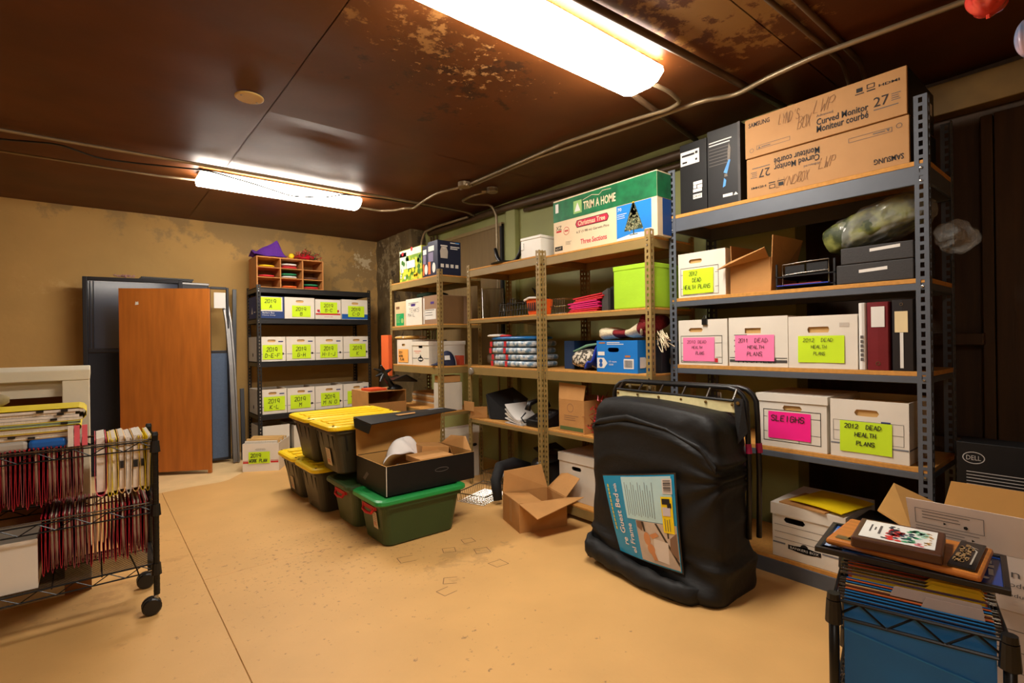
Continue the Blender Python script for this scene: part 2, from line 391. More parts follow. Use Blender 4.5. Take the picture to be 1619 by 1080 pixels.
# ------------------------------------------------------------------ ceiling services
def pipe(name, label, cat, pts, r, m, group=None, n=8):
    # round the bends
    P = [Vector(p) for p in pts]; out = [P[0]]
    for a, b, c in zip(P, P[1:], P[2:]):
        k = min(.06, (b-a).length*.35, (c-b).length*.35)
        p0 = b-(b-a).normalized()*k; p1 = b+(c-b).normalized()*k
        for t in (0, .33, .67, 1): out.append(p0*(1-t)**2+b*2*t*(1-t)+p1*t*t)
    out.append(P[-1])
    return tag(MB().tube(out, r, n).obj(name, m, smooth=True), label, cat, group)
zc = 2.522
pipe('conduit', 'long metal conduit crossing the ceiling above the far light fixture', 'conduit', [(-2.99, 4.33, zc), (-.15, 4.335, zc), (1.0, 4.31, zc), (2.94, 4.3, zc), (3.1, 4.34, 2.5)], .012, CONDUIT)
pipe('conduit', 'thin conduit from the left edge to the left end of the far light fixture', 'conduit', [(-2.99, 4.83, zc), (.4, 4.80, zc), (.66, 4.72, 2.515)], .009, CONDUIT)
pipe('cable', 'sagging black cable clipped along the ceiling by the far light', 'cable', [(-2.99, 4.4, zc), (-.44, 4.50, 2.51), (-.16, 4.40, 2.515), (.05, 4.52, 2.5), (.26, 4.50, 2.505), (.67, 4.36, 2.5), (1.0, 4.40, 2.47), (1.3, 4.47, 2.44), (1.56, 4.42, 2.46), (1.7, 4.36, 2.50), (2.2, 4.40, 2.535), (2.9, 4.40, 2.54)], .006, BLK, n=6)
pipe('conduit', 'bent conduit from the far light fixture to the ceiling junction box', 'conduit', [(1.9, 4.62, 2.51), (2.03, 4.77, zc), (2.23, 4.78, zc), (2.31, 4.62, 2.505), (2.33, 4.44, 2.492), (2.40, 4.40, 2.492), (2.36, 4.12, 2.50), (2.37, 3.92, zc), (2.44, 3.66, zc)], .011, CONDUIT)
jb = thing('junction_box', 'round metal junction box where two ceiling conduits meet', 'junction box', (2.45, 3.6, 2.55))
MB().lathe([(.055, 0), (.055, -.035), (.045, -.04), (.005, -.04)], n=16).obj('body', CONDUIT, jb, smooth=False)
for dx, dy in ((.012, .05), (-.01, -.05), (.03, -.05)): MB().tube([(dx, dy, -.028), (dx, dy*1.6, -.028)], .016, 8).obj('connector', CONDUIT, jb)
pipe('conduit', 'conduit from the junction box curving back to the near light fixture', 'conduit', [(2.455, 3.53, zc), (2.44, 2.38, 2.515), (2.48, 1.9, 2.50), (2.525, 1.66, 2.495), (2.50, 1.57, 2.495), (2.36, 1.55, 2.505), (2.16, 1.57, 2.512)], .011, CONDUIT)
pipe('conduit', 'long conduit from the junction box to the top right of the photo', 'conduit', [(2.49, 3.53, zc), (2.475, 2.72, 2.515), (2.55, 1.88, 2.497), (2.566, 1.67, 2.497), (2.59, 1.48, 2.497), (2.67, 1.35, 2.497), (2.62, 1.16, 2.497), (2.60, .94, 2.50), (2.65, .43, 2.505), (2.67, -.6, 2.51)], .013, CONDUIT)
jb2 = thing('junction_box', 'small junction box above the white carton, feeding the wall conduit', 'junction box', (2.73, 3.58, 2.55))
MB().lathe([(.05, 0), (.05, -.035), (.04, -.042), (.005, -.042)], n=14).obj('body', CONDUIT, jb2)
MB().tube([(-.04, .03, -.028), (-.07, .06, -.028)], .015, 8).obj('connector', CONDUIT, jb2)
pipe('conduit', 'conduit looping over the ceiling and down the green wall', 'conduit', [(2.70, 3.62, zc), (2.665, 3.82, zc), (2.69, 4.0, zc), (2.80, 4.03, zc), (3.0, 3.95, zc), (3.045, 3.93, 2.42), (3.045, 3.93, 1.5), (3.045, 3.93, .02)], .012, CONDUIT)
pipe('pipe', 'dark pipe running behind the top edge of the near light fixture', 'pipe', [(.3, 1.38, 2.53), (1.45, 1.37, 2.53), (2.12, 1.33, 2.53), (3.1, 1.28, 2.53)], .018, OLDPIPE)
pipe('pipe', 'brown pipe from under the near light to above the grey shelf boxes', 'pipe', [(2.2, 1.71, 2.53), (3.14, 1.86, 2.53)], .016, OLDPIPE)
pipe('pipe', 'left of two thin pipes at the top right that bend down behind the monitor boxes', 'pipe', [(1.4, .93, 2.54), (2.6, .905, 2.54), (2.85, .90, 2.54), (3.14, .93, 2.40), (3.145, .94, 2.1)], .011, OLDPIPE)
pipe('pipe', 'right of two thin pipes at the top right that bend down behind the monitor boxes', 'pipe', [(1.4, .85, 2.54), (2.64, .845, 2.54), (2.95, .85, 2.54), (3.16, .87, 2.38), (3.165, .88, 2.1)], .012, OLDPIPE)
pipe('pipe', 'thick lagged pipe along the top of the green wall', 'pipe', [(3.10, 5.3, 2.49), (3.10, 3.9, 2.49), (3.10, 3.0, 2.46), (3.10, 1.4, 2.45)], .035, OLDPIPE, n=10)
pipe('pipe', 'thinner old pipe just below the lagged pipe on the green wall', 'pipe', [(3.12, 3.6, 2.42), (3.12, 3.0, 2.40), (3.12, 1.4, 2.38)], .02, OLDPIPE)
pipe('conduit', 'conduit rising in the far corner behind the appliance box', 'conduit', [(3.03, 4.4, 2.5), (3.03, 5.0, 2.515), (3.03, 5.3, 2.5), (3.03, 5.38, 2.38), (3.03, 5.38, 1.2)], .014, CONDUIT)
for k, y in enumerate((5.3, 5.24, 5.16)):
    tag(MB().tube([(3.12, y, 2.45), (3.12, y, 1.0)], .012, 8).obj('riser_pipe', OLDPIPE, smooth=True), 'old riser pipe in the dark far corner of the green wall', 'pipe', 'riser pipes in the far corner')
cp = thing('ceiling_cover_plate', 'round yellowed cover plate on the brown ceiling', 'cover plate', (.673, 3.047, 2.548))
MB().lathe([(.072, 0), (.072, -.006), (.066, -.009), (.002, -.009)], n=24).obj('plate', mat('yellowed_plate', (196, 160, 90), .6), cp)
for a in (.5, .5+PI): MB().lathe([(.006, -.009), (.006, -.012), (.001, -.012)], (.05*math.cos(a), .05*math.sin(a), 0), 8).obj('screw', CONDUIT, cp)
def balloon(label, loc, rad, m, m2, seed):
    t = thing('foil_balloon', label, 'balloon', loc)
    b = MB()
    def fn(u, v):
        th = 2*PI*u; ph = PI*(v-.5)*.98; k = 1+.10*math.cos(7*th)*math.cos(ph)
        return (rad[0]*math.cos(ph)*math.cos(th)*k, rad[1]*math.cos(ph)*math.sin(th)*k, rad[2]*math.sin(ph))
    b.grid(fn, 42, 18).obj('envelope', m, t, smooth=True)
    MB().tube([(0, 0, -rad[2]), (.004, 0, -rad[2]-.012)], .006, 6).obj('neck', m2, t)
    return t
RFOIL = mat('red_foil', (226, 70, 58), .22, .06, 3, spec=.8, coat=.5); BFOIL = mat('blue_foil', (120, 160, 210), .22, .1, 9, spec=.8, rgb2=(226, 190, 200))
balloon('shiny red foil balloon floating at the ceiling, top right corner of the photo', (2.40, .317, 2.361), (.085, .055, .057), RFOIL, RFOIL, 1)
balloon('shiny pale blue foil balloon cut by the right edge of the photo', (2.78, .262, 2.335), (.05, .03, .07), BFOIL, BFOIL, 2)
# ------------------------------------------------------------------ shelving units
_post = {}
def post_mesh(H, fw, t, pitch, hw, hh, m):
    key = (H, fw, pitch, m.name)
    if key in _post: return _post[key]
    b = MB(); n = int(H/pitch)
    # two flanges of an angle, each with a real row of slots: flange A in the x direction, flange B in the y direction
    a0, a1 = (fw-hw)/2, (fw+hw)/2
    for fl_ in (0, 1):
        def bx(u0, z0, u1, z1):
            if fl_ == 0: b.box(u0, 0, z0, u1, t, z1)
            else: b.box(0, u0, z0, t, u1, z1)
        bx(0 if fl_ == 0 else t, 0, a0, H); bx(a1, 0, fw, H)
        z = 0
        for k in range(n+1):
            zc_ = pitch*(k+.5)
            z1 = min(H, zc_-hh/2)
            if z1 > z: bx(a0, z, a1, z1)
            z = zc_+hh/2
            if z >= H: break
        if z < H: bx(a0, z, a1, H)
    o = b.obj('upright_post', m); me = o.data; bpy.data.objects.remove(o)
    _post[key] = me; return me
def shelf_unit(label, loc, rz, W, D, H, zs, m, deckm, fw=.038, pitch=.036, hw=.012, hh=.02, deck_t=.014, front_over=0):
    t = thing('shelving_unit', label, 'shelving', loc, rz)
    me = post_mesh(H, fw, .002, pitch, hw, hh, m)
    for x, y, sx, sy in ((0, 0, 1, 1), (W, 0, -1, 1), (0, D, 1, -1), (W, D, -1, -1)):
        o = bpy.data.objects.new('upright_post', me); COL.objects.link(o); o.parent = t; o.location = (x, y, 0); o.scale = (sx, sy, 1)
    e = .0025
    for z, bh in zs:
        zt = z-deck_t
        for y0, y1 in ((e, e+.016), (D-e-.016, D-e)):
            MB().box(e, y0, zt-bh, W-e, y1, zt).obj('shelf_beam', m, t, bevel=.002, seg=1)
        for x0, x1 in ((e, e+.014), (W-e-.014, W-e)):
            MB().box(x0, e+.017, zt-bh*.9, x1, D-e-.017, zt).obj('side_beam', m, t, bevel=.002, seg=1)
        MB().box(e, e, zt+.0005, W-e, D-e, z).obj('deck_board', deckm, t, bevel=.001, seg=1)
        rv = MB()
        for x in (fw/2, W-fw/2):
            for dz in (.012, bh-.012) if bh > .04 else (bh/2,):
                rv.lathe([(.005, 0), (.005, -.003), (.001, -.004)], (x, 0, zt-dz), 8, axis='y')
        rv.obj('rivets', CHROME, t)['kind'] = 'stuff'
    return t
GX, GY = 2.664, 1.765
shelf_unit('grey steel shelving unit with board decks at the right, monitor boxes on its top', (GX, GY, 0), RZ, 1.225, .46, 2.2,
           [(1.93, .078), (1.44, .03), (1.05, .03), (.647, .03), (.095, .08)], GREY, DECK, fw=.046, deck_t=.02, hh=.022, hw=.014)
AX, AY = 2.48, 2.680
shelf_unit('tan steel shelving unit next to the grey one, tree box on its top', (AX, AY, 0), RZ, .912, .46, 1.84,
           [(1.80, .055), (1.386, .026), (.998, .06), (.578, .026), (.1, .06)], TAN, DECK, deck_t=.012, hh=.018, hw=.011)
BX, BY = 2.46, 3.60
shelf_unit('tan steel shelving unit in the middle of the right wall, white carton on its top', (BX, BY, 0), RZ, .912, .46, 1.85,
           [(1.812, .055), (1.393, .026), (1.0, .06), (.563, .026)], TAN, DECK, deck_t=.012, hh=.018, hw=.011)
CX_, CY_ = 2.29, 4.70
shelf_unit('tan steel shelving unit in the far corner, appliance box on its top', (CX_, CY_, 0), RZ, .93, .44, 1.83,
           [(1.783, .055), (1.363, .026), (.995, .06), (.602, .026)], TAN, DECK, deck_t=.012, hh=.018, hw=.011)
KX, KY = 1.345, 5.88
shelf_unit('black steel shelving unit at the back wall holding rows of white file boxes', (KX, KY, 0), 0, 1.262, .46, 1.84,
           [(1.815, .045), (1.485, .045), (1.02, .045), (.455, .045), (.06, .03)], BLACKS, BLKM, deck_t=.012, hh=.02, hw=.011)

# ------------------------------------------------------------------ file boxes
def file_box(label, loc, rz, W, D, H, m=WHITE, hole=None, square=False, lid=None, fill=True, name='file_box', group=None, back=None, open_top=True):
    t = thing(name, label, 'box', loc, rz, group); k = .004
    b = MB()
    if hole: wall_hole(b, W, H, k, *hole, square=square)
    else: b.box(0, 0, 0, W, k, H)
    b.box(0, k, 0, k, D-k, H); b.box(W-k, k, 0, W, D-k, H); b.box(0, D-k, 0, W, D, H); b.box(k, k, 0, W-k, D-k, k)
    b.obj('box_body', m, t)
    if fill:
        f = MB(); n = 9; q = random.Random(len(label))
        for i in range(n):
            y0 = .012+(D-.03)*i/n; f.box(.012, y0, .006, W-.012-.01*q.random(), y0+(D-.03)/n*.8, H-.02-.03*q.random())
        f.obj('file_folders', MANILA, t)
    if lid:
        lh = lid
        l = MB().box(-.006, -.006, H+.001, W+.006, D+.006, H+.006); l.box(-.006, -.006, H-lh, W+.006, -.002, H+.001); l.box(-.006, D+.002, H-lh, W+.006, D+.006, H+.001)
        l.box(-.006, -.002, H-lh, -.002, D+.002, H+.001); l.box(W+.002, -.002, H-lh, W+.006, D+.002, H+.001)
        l.obj('lid', m, t)
    return t
F0 = face()
def rackbox(x0, x1, z, H, label, rows, nu, nv, nw, nh, m=WHITE, extra=None, seed=1, D=.38):
    W = x1-x0-.006
    t = file_box(label, (x0+.003, KY+.025, z+.001), 0, W, D, H, m, hole=(W*.5, H-.045, .042, .014))
    if extra: extra(t, W, H)
    note(t, F0, LIME, nu, nv, nw, nh, rows, .0048, seed=seed)
    return t
def stripe(t, W, H):
    flat('printed_stripe', t, mat('slate_print', (120, 122, 128), .7, 0), F0, [rc(.004, .075, W-.008, .005)])
    flat('printed_tab', t, mat('navy_print', (40, 52, 110), .7, 0), F0, [rc(W-.075, H-.058, .05, .012)])
    flat('printed_emblem', t, INK, F0, [disc(W-.03, .08, .012)])
    flat('printed_emblem', t, INK, face((0, .38, 0), (0, -1, 0), (0, 0, 1)), [disc(.19, .07, .022)])
def R2(b): return [('2019', .2, .55, .56, .28), (b, .5-.075*len(b), .14, .15*len(b), .26)]
r1 = 1.486
def blue_deco(t, W, H):
    P = F0
    flat('white_panel', t, WHITE, P, [rc(.02, .075, W-.035, H-.08)], .0008)
    txt('Bankers Box', t, P, .05, .05, .12, .018, WPRINT); txt('Heavy Duty', t, P, .05, .025, .13, .014, WPRINT)
    Q = face((0, .38, 0), (0, -1, 0), (0, 0, 1))
    flat('printed_emblem', t, WPRINT, Q, [[(.12, .05), (.19, .05), (.16, .13)], rc(.24, .06, .06, .012)])
rackbox(1.350, 1.624, r1, .235, 'blue and white file box marked 2019 A on the black rack', R2('A'), .03, .09, .21, .135, mat('navy_card', (24, 52, 110), .6), blue_deco, 1)
rackbox(1.626, 1.95, r1, .235, 'white file box marked 2019 B on the black rack', R2('B'), .075, .02, .20, .125, WHITE, None, 2)
def red_deco(t, W, H):
    flat('red_stripe', t, REDP, F0, [rc(.004, .048, W-.008, .018), rc(.02, .082, .03, .025), rc(W-.055, .082, .035, .025)]); flat('blue_stripe', t, BLUEP, F0, [rc(.03, .075, W-.06, .006)])
    txt('QUALITY PARK', t, F0, .1, .02, .1, .012, REDP)
rackbox(1.955, 2.252, r1, .225, 'white file box with red stripe marked 2019 B-C on the black rack', R2('B-C'), .055, .065, .195, .13, WHITE, red_deco, 3)
def bl_deco(t, W, H): flat('blue_band', t, BLUEP, F0, [rc(.002, .004, W-.004, .06)], .0008)
rackbox(2.258, 2.59, r1, .235, 'white file box with blue base marked 2019 C-D on the black rack', R2('C-D'), .075, .03, .20, .13, WHITE, bl_deco, 4)
r2 = 1.021
for i, (x0, x1, s, u) in enumerate([(1.345, 1.635, 'D-E-F', .05), (1.637, 1.95, 'G-H', .06), (1.952, 2.27, 'H-I-J', .05), (2.275, 2.592, 'K', .07)]):
    rackbox(x0, x1, r2, .265, 'white file box marked 2019 %s on the black rack' % s, R2(s), u, .022, .20, .155, WHITE, stripe, 10+i)
r3 = .456
for i, (x0, x1, s, u) in enumerate([(1.345, 1.64, 'K-L', .055), (1.642, 1.94, 'M', .03), (1.943, 2.262, 'M N O', .06), (2.268, 2.592, 'P', .045)]):
    rackbox(x0, x1, r3, .265 if i < 3 else .27, 'white file box marked 2019 %s on the black rack' % s, R2(s), u, .035, .215, .15, WHITE, stripe, 20+i)
# on the floor deck of the black rack
r4 = .0612
file_box('plain white file box at the left of the bottom deck of the black rack', (1.36, KY+.02, r4), 0, .30, .38, .27, WHITE)
t = file_box('white box with lime strip and loose papers on the black rack bottom deck', (1.70, KY-.005, r4), 0, .40, .38, .25, WHITE2)
flat('lime_strip', t, LIME, F0, [rc(.10, .02, .055, .2)], .002)
pb = MB()
for k in range(7):
    a = rnd.random()*.6-.3; c, s = math.cos(a), math.sin(a); z = .252+k*.006
    pb.slab([(.2+c*x-s*y, .19+s*x+c*y, z+.015*(x+.13)) for x, y in ((-.15, -.12), (.15, -.12), (.15, .12), (-.15, .12))], (0, 0, .004))
pb.obj('loose_papers', PAPER, t)
t = file_box('open white box of manila folders marked 2019 WORK PLAN on the floor', (1.085, 5.375, 0), math.radians(-30), .325, .38, .262, WHITE, hole=(.16, .205, .05, .012), fill=False)
[flat('red_band', t, REDP, F0, [r_]) for r_ in (rc(.004, .078, .06, .016), rc(.25, .078, .07, .016), rc(.004, .1, .06, .004), rc(.25, .1, .07, .004))]
note(t, F0, LIME, .055, .075, .19, .11, [('2019', .1, .55, .5, .3), ('WORK PLAN', .03, .12, .85, .26)], .005, seed=31)
for k in range(8):
    y = .02+k*.043; dz = .02+.015*math.sin(k*1.7)
    MB().hexa([(.012, y, .01), (.31, y, .01), (.31, y+.03, .01), (.012, y+.03, .01)], [(.012, y+.015, .262+dz), (.30, y+.02, .262+dz*.8), (.30, y+.04, .262+dz*.8), (.012, y+.035, .262+dz)]).obj('file_folder', MANILA if k % 3 else PAPER, t)

# cubby organiser with craft things on the black rack
WOODC = mat('pressed_board_tan', (190, 128, 66), .75, .08, 20)
t = thing('cubby_organizer', 'tan nine-slot cubby organizer on top of the black rack', 'organizer', (1.352, KY+.03, 1.8155))
Wc, Dc, Hc = .705, .34, .335
for x in (0, Wc/3, 2*Wc/3, Wc-.012): MB().box(x, 0, 0, x+.012, Dc, Hc-.013).obj('upright_panel', WOODC, t, bevel=.001, seg=1)
for i, z in enumerate((0, .107, .214)):
    for k in range(3): MB().box(.0125+k*Wc/3, .004, z+.001, Wc/3*(k+1)-.0005 if k < 2 else Wc-.0125, Dc-.006, z+.009).obj('slot_shelf', WOODC, t)
MB().box(0, 0, Hc-.0125, Wc, Dc, Hc).obj('top_panel', WOODC, t, bevel=.001, seg=1)
MB().box(.0125, Dc-.005, .001, Wc-.0125, Dc, Hc-.014).obj('back_panel', KRAFT, t)
CR = {'yellow': (240, 196, 20), 'red': (206, 40, 50), 'green': (30, 130, 84), 'white': (224, 220, 214), 'orange': (230, 104, 40), 'brown': (90, 56, 40)}
for (c, r, ks) in [(0, 2, ['yellow']), (1, 2, ['red', 'white']), (0, 1, ['red']), (1, 1, ['white', 'green']), (2, 1, ['brown']), (1, 0, ['orange']), (2, 0, ['red', 'green'])]:
    for j, kk in enumerate(ks):
        x = 1.352+.03+c*Wc/3; z = 1.8155+.010+r*.107+.0005
        mb = MB(); mb.blob((.09, .13, .016+j*.031), (.082, .12, .013), 3.5, .004, 25, c*3+r+j, 20, 8, flat=-.0135)
        tag(mb.obj('craft_paper_pack', mat('craft_'+kk, CR[kk], .7, .15, 20), smooth=True, loc=(x, KY+.045, z)), 'pack of %s craft paper, %s slot of the %s row, cubby organizer' % (kk, ['left', 'middle', 'right'][c], ['bottom', 'middle', 'top'][r]), 'craft supplies')
def cloth(u, v):      # two leaves of a felt sheet meeting at a peak
    a = abs(v-.5)*2; pk = max(0, 1-abs(u-.80)/(.8 if u < .8 else .22))
    x = -.02+.33*u; y = .13+(v-.5)*(.06+.20*(1-pk)); z = .012+.185*pk**.9*(1-a)+.006*math.sin(u*11+v*9)
    if u < .22: z = max(z, .012+.05*(1-a)+.008*math.sin(u*30))
    return (x, y, z)
tag(MB().grid(cloth, 24, 12).obj('folded_felt', mat('purple_felt', (96, 42, 150), .9, .1, 30), solid=.006, loc=(1.352, KY+.03, Hc+1.8155+.006)), 'purple felt sheet folded to a peak on top of the cubby organizer', 'fabric')
tag(MB().blob((0, 0, 0), (.032, .032, .032), 2, nu=16, nv=10).obj('foam_ball', mat('craft_yellow', CR['yellow'], .6), smooth=True, loc=(1.352+.37, KY+.08, Hc+1.8155+.033)), 'small yellow ball between the purple felt and the tinsel', 'ball')
def tinsel(name, label, loc, rad, m1, m2, n, seed, cat='tinsel'):
    q = random.Random(seed); b = MB()
    for i in range(n):
        p = Vector((q.gauss(0, .4)*rad[0], q.gauss(0, .4)*rad[1], abs(q.gauss(0, .5))*rad[2]+.012)); d = Vector((q.uniform(-1, 1), q.uniform(-1, 1), q.uniform(-.3, 1))).normalized()*.035
        s = d.cross(Vector((q.random(), q.random(), q.random()))).normalized()*.004
        b.add([Vector((a_.x, a_.y, max(.002, a_.z))) for a_ in (p-s, p+s, p+d+s*.3, p+d-s*.3)], [(0, 1, 2, 3)], 0 if q.random() < .65 else 1)
    b.blob((0, 0, rad[2]*.45), (rad[0]*.8, rad[1]*.8, rad[2]*.44), 2.2, .01, 20, seed, 18, 8, 0)
    return tag(b.obj(name, [m1, m2], loc=loc), label, cat)
TINR = mat('red_tinsel', (190, 20, 40), .35, .2, 40); TING = mat('green_tinsel', (30, 92, 40), .5, .2, 40)
tinsel('tinsel_garland', 'red and green tinsel bunched on the right end of the cubby organizer', (1.352+.54, KY+.16, Hc+1.8155+.004), (.14, .10, .07), TINR, TING, 900, 5)
# ------------------------------------------------------------------ things leaning at the back wall
CHERRY = mat('cherry_veneer', (178, 102, 36), .42, .16, 3.2, stretch=(7, 7, .7))
DPAN = mat('charcoal_fabric', (36, 38, 46), .85, .08, 60, .1, 200); SLATE = mat('slate_blue_fabric', (84, 100, 124), .9, .08, 80, .1, 200)
SILV = mat('brushed_silver', (140, 138, 136), .4, .06, 8, metal=.7); CHAR = mat('charcoal_metal', (40, 40, 44), .45, .08, 8, metal=.3)
GLASS = mat('smoked_glass', (60, 70, 88), .12, 0, spec=.6)
a = math.atan2(5.555-5.93, .845-.19)
t = thing('cherry_board', 'cherry wood board standing on end against the partition panels', 'desk top', (.19, 5.93, 0), a)
Wd = .765
MB().box(0, 0, .03, Wd, .028, 1.74).obj('board', CHERRY, t, bevel=.002)
MB().box(-.0015, -.0015, .03, 0, .0295, 1.74).obj('edge_band', mat('cherry_edge', (150, 72, 24), .4, .1), t)
for x in (0.0, Wd-.03): MB().box(x, 0, 0, x+.03, .028, .0295).obj('foot', CHERRY, t, bevel=.001)
flat('paper_tag', t, WPRINT, face(), [[(.135, 1.585), (.165, 1.59), (.162, 1.62), (.15, 1.612), (.14, 1.62)]], .002)
# dark partition with glass
a2 = math.radians(-8)
t = thing('partition_panel', 'dark office partition with a smoked glass window, left of the cherry board', 'partition', (-.07, 6.17, 0), a2)
b = MB(); L_ = .78
for x in (0, L_-.035): b.box(x, 0, 0, x+.035, .05, 1.86)
for z in (.0, 1.15, 1.825): b.box(.035, 0, z, L_-.035, .05, z+.035)
b.obj('frame', CHAR, t, bevel=.004)
MB().box(.0355, .012, .036, L_-.0355, .038, 1.149).obj('fabric_panel', DPAN, t)
MB().box(.0355, .02, 1.186, L_-.0355, .028, 1.824).obj('glass_pane', GLASS, t)
b = MB()
for x in (.05, .075): b.box(x, .005, 1.19, x+.006, .012, 1.82)
b.obj('glazing_bead', CHAR, t)
t = thing('partition_panel', 'partition with silver cap and black top band, just behind the cherry board', 'partition', (.235, 6.21, 0), math.radians(2))
MB().box(0, 0, 0, .72, .04, 1.74).obj('fabric_panel', DPAN, t, bevel=.003)
MB().box(0, -.003, 1.742, .72, .043, 1.832).obj('top_band', CHAR, t)
MB().box(-.01, -.008, 1.833, .73, .048, 1.86).obj('silver_cap', SILV, t, bevel=.006)
t = thing('partition_panel', 'slate blue partition with open top frame, right of the cherry board', 'partition', (.72, 5.99, 0), 0)
b = MB()
for x in (.195, .36): b.box(x, 0, .02, x+.022, .04, 1.80)
for z in (.02, 1.125, 1.78): b.box(.217, 0, z, .36, .04, z+.025)
b.obj('frame', CHAR, t, bevel=.003)
MB().box(.2175, .006, .046, .3595, .034, 1.124).obj('fabric_panel', SLATE, t)
MB().box(.245, -.008, 1.585, .35, -.002, 1.745).obj('paper_sheet', WPRINT, t)
sl = MB()
for k in range(70): sl.box(.199, -.0025, .06+k*.024, .213, -.0005, .074+k*.024)
sl.obj('slots', INK, t)['kind'] = 'stuff'
t = thing('metal_channel', 'curved silver metal channel leaning beside the slate blue partition', 'metal channel', (1.125, 5.83, 0), 0)
pts = [(0, 0, .006), (-.005, .04, .5), (-.012, .09, 1.0), (-.03, .15, 1.45), (-.06, .2, 1.72)]
b = MB()
for o_ in (-.022, .022): b.loft([[(p[0]+o_-.008, p[1], p[2]), (p[0]+o_+.008, p[1], p[2]), (p[0]+o_+.008, p[1]+.04, p[2]), (p[0]+o_-.008, p[1]+.04, p[2])] for p in pts])
b.loft([[(p[0]-.014, p[1]+.02, p[2]), (p[0]+.014, p[1]+.02, p[2]), (p[0]+.014, p[1]+.04, p[2]), (p[0]-.014, p[1]+.04, p[2])] for p in pts])
b.obj('channel', SILV, t, bevel=.002)
tag(MB().box(-.02, -.012, 0, .02, .012, .75, M=Matrix.Translation((1.215, 5.96, 0)) @ Matrix.Rotation(.03, 4, 'Y') @ Matrix.Rotation(-.2, 4, 'X')).obj('angle_bar', BLACKS, bevel=.003), 'short black bar leaning between the silver channel and the black rack', 'metal bar')
tag(MB().box(-.02, -.012, 0, .02, .012, 1.83, M=Matrix.Translation((1.15, 6.08, 0)) @ Matrix.Rotation(.035, 4, 'Y') @ Matrix.Rotation(-.12, 4, 'X')).obj('angle_bar', BLACKS, bevel=.003), 'tall thin black bar leaning on the back wall beside the black rack', 'metal bar')
t = thing('folded_bracket', 'flat black folded bracket lying on top of the partitions', 'bracket', (.36, 6.19, 1.8625), .03)
MB().box(0, 0, 0, .45, .09, .014).obj('arm', BLK, t, bevel=.003); MB().box(.015, .01, .0145, .46, .075, .03).obj('arm', BLK, t, bevel=.003)
t = MB(); q = random.Random(4)
for k in range(40):
    p = Vector((q.gauss(0, .035), q.gauss(0, .02), abs(q.gauss(0, .008)))); d = Vector((q.uniform(-.03, .03), q.uniform(-.02, .02), q.uniform(.004, .022)))
    t.tube([p, p+d*.5+Vector((0, 0, .006)), p+d], .003, 5)
tag(t.obj('tangled_ribbon', mat('dusty_pink', (176, 130, 128), .6, .2, 40), loc=(.24, 6.17, 1.868)), 'tangle of dusty pink ribbon on the partition top', 'ribbon')

# white-painted open cabinet at the left edge
WPNT = mat('aged_white_paint', (222, 210, 182), .6, .05, 6, .06, 30)
BRP = mat('brown_hardboard', (142, 92, 44), .7, .12, 4, stretch=(3, 1, .5))
t = thing('open_cabinet', 'white-painted open cabinet with a brown inside, cut by the left edge of the photo', 'cabinet', (-1.3, 3.3, 0))
Lw = 1.288; Hw = 1.092
MB().box(0, 0, Hw-.052, Lw, .74, Hw).obj('top', WPNT, t, bevel=.005)
for x0, x1 in ((Lw-.105, Lw-.004), (0, .1)):
    MB().box(x0, .004, 0, x1, .02, .0495).obj('stile_foot', BRP, t)
    MB().box(x0, .004, .05, x1, .02, Hw-.0525).obj('face_stile', WPNT, t, bevel=.003)
    MB().box(x0+.07 if x0 > .5 else x0, .0205, 0, x1 if x0 > .5 else x0+.03, .736, Hw-.0525).obj('side_panel', WPNT, t)
MB().box(.03, .70, .0, Lw-.035, .72, Hw-.06).obj('back_panel', BRP, t)
MB().box(.03, .05, Hw-.13, Lw-.106, .06, Hw-.054).obj('top_rail', WPNT, t)
MB().box(.0305, .05, .3, Lw-.0355, .69, .32).obj('shelf_board', BRP, t)
MB().box(.0305, .05, .05, Lw-.0355, .69, .07).obj('shelf_board', BRP, t)
MB().box(.1005, .004, 0, Lw-.1055, .02, .078).obj('bottom_rail', WPNT, t, bevel=.003)


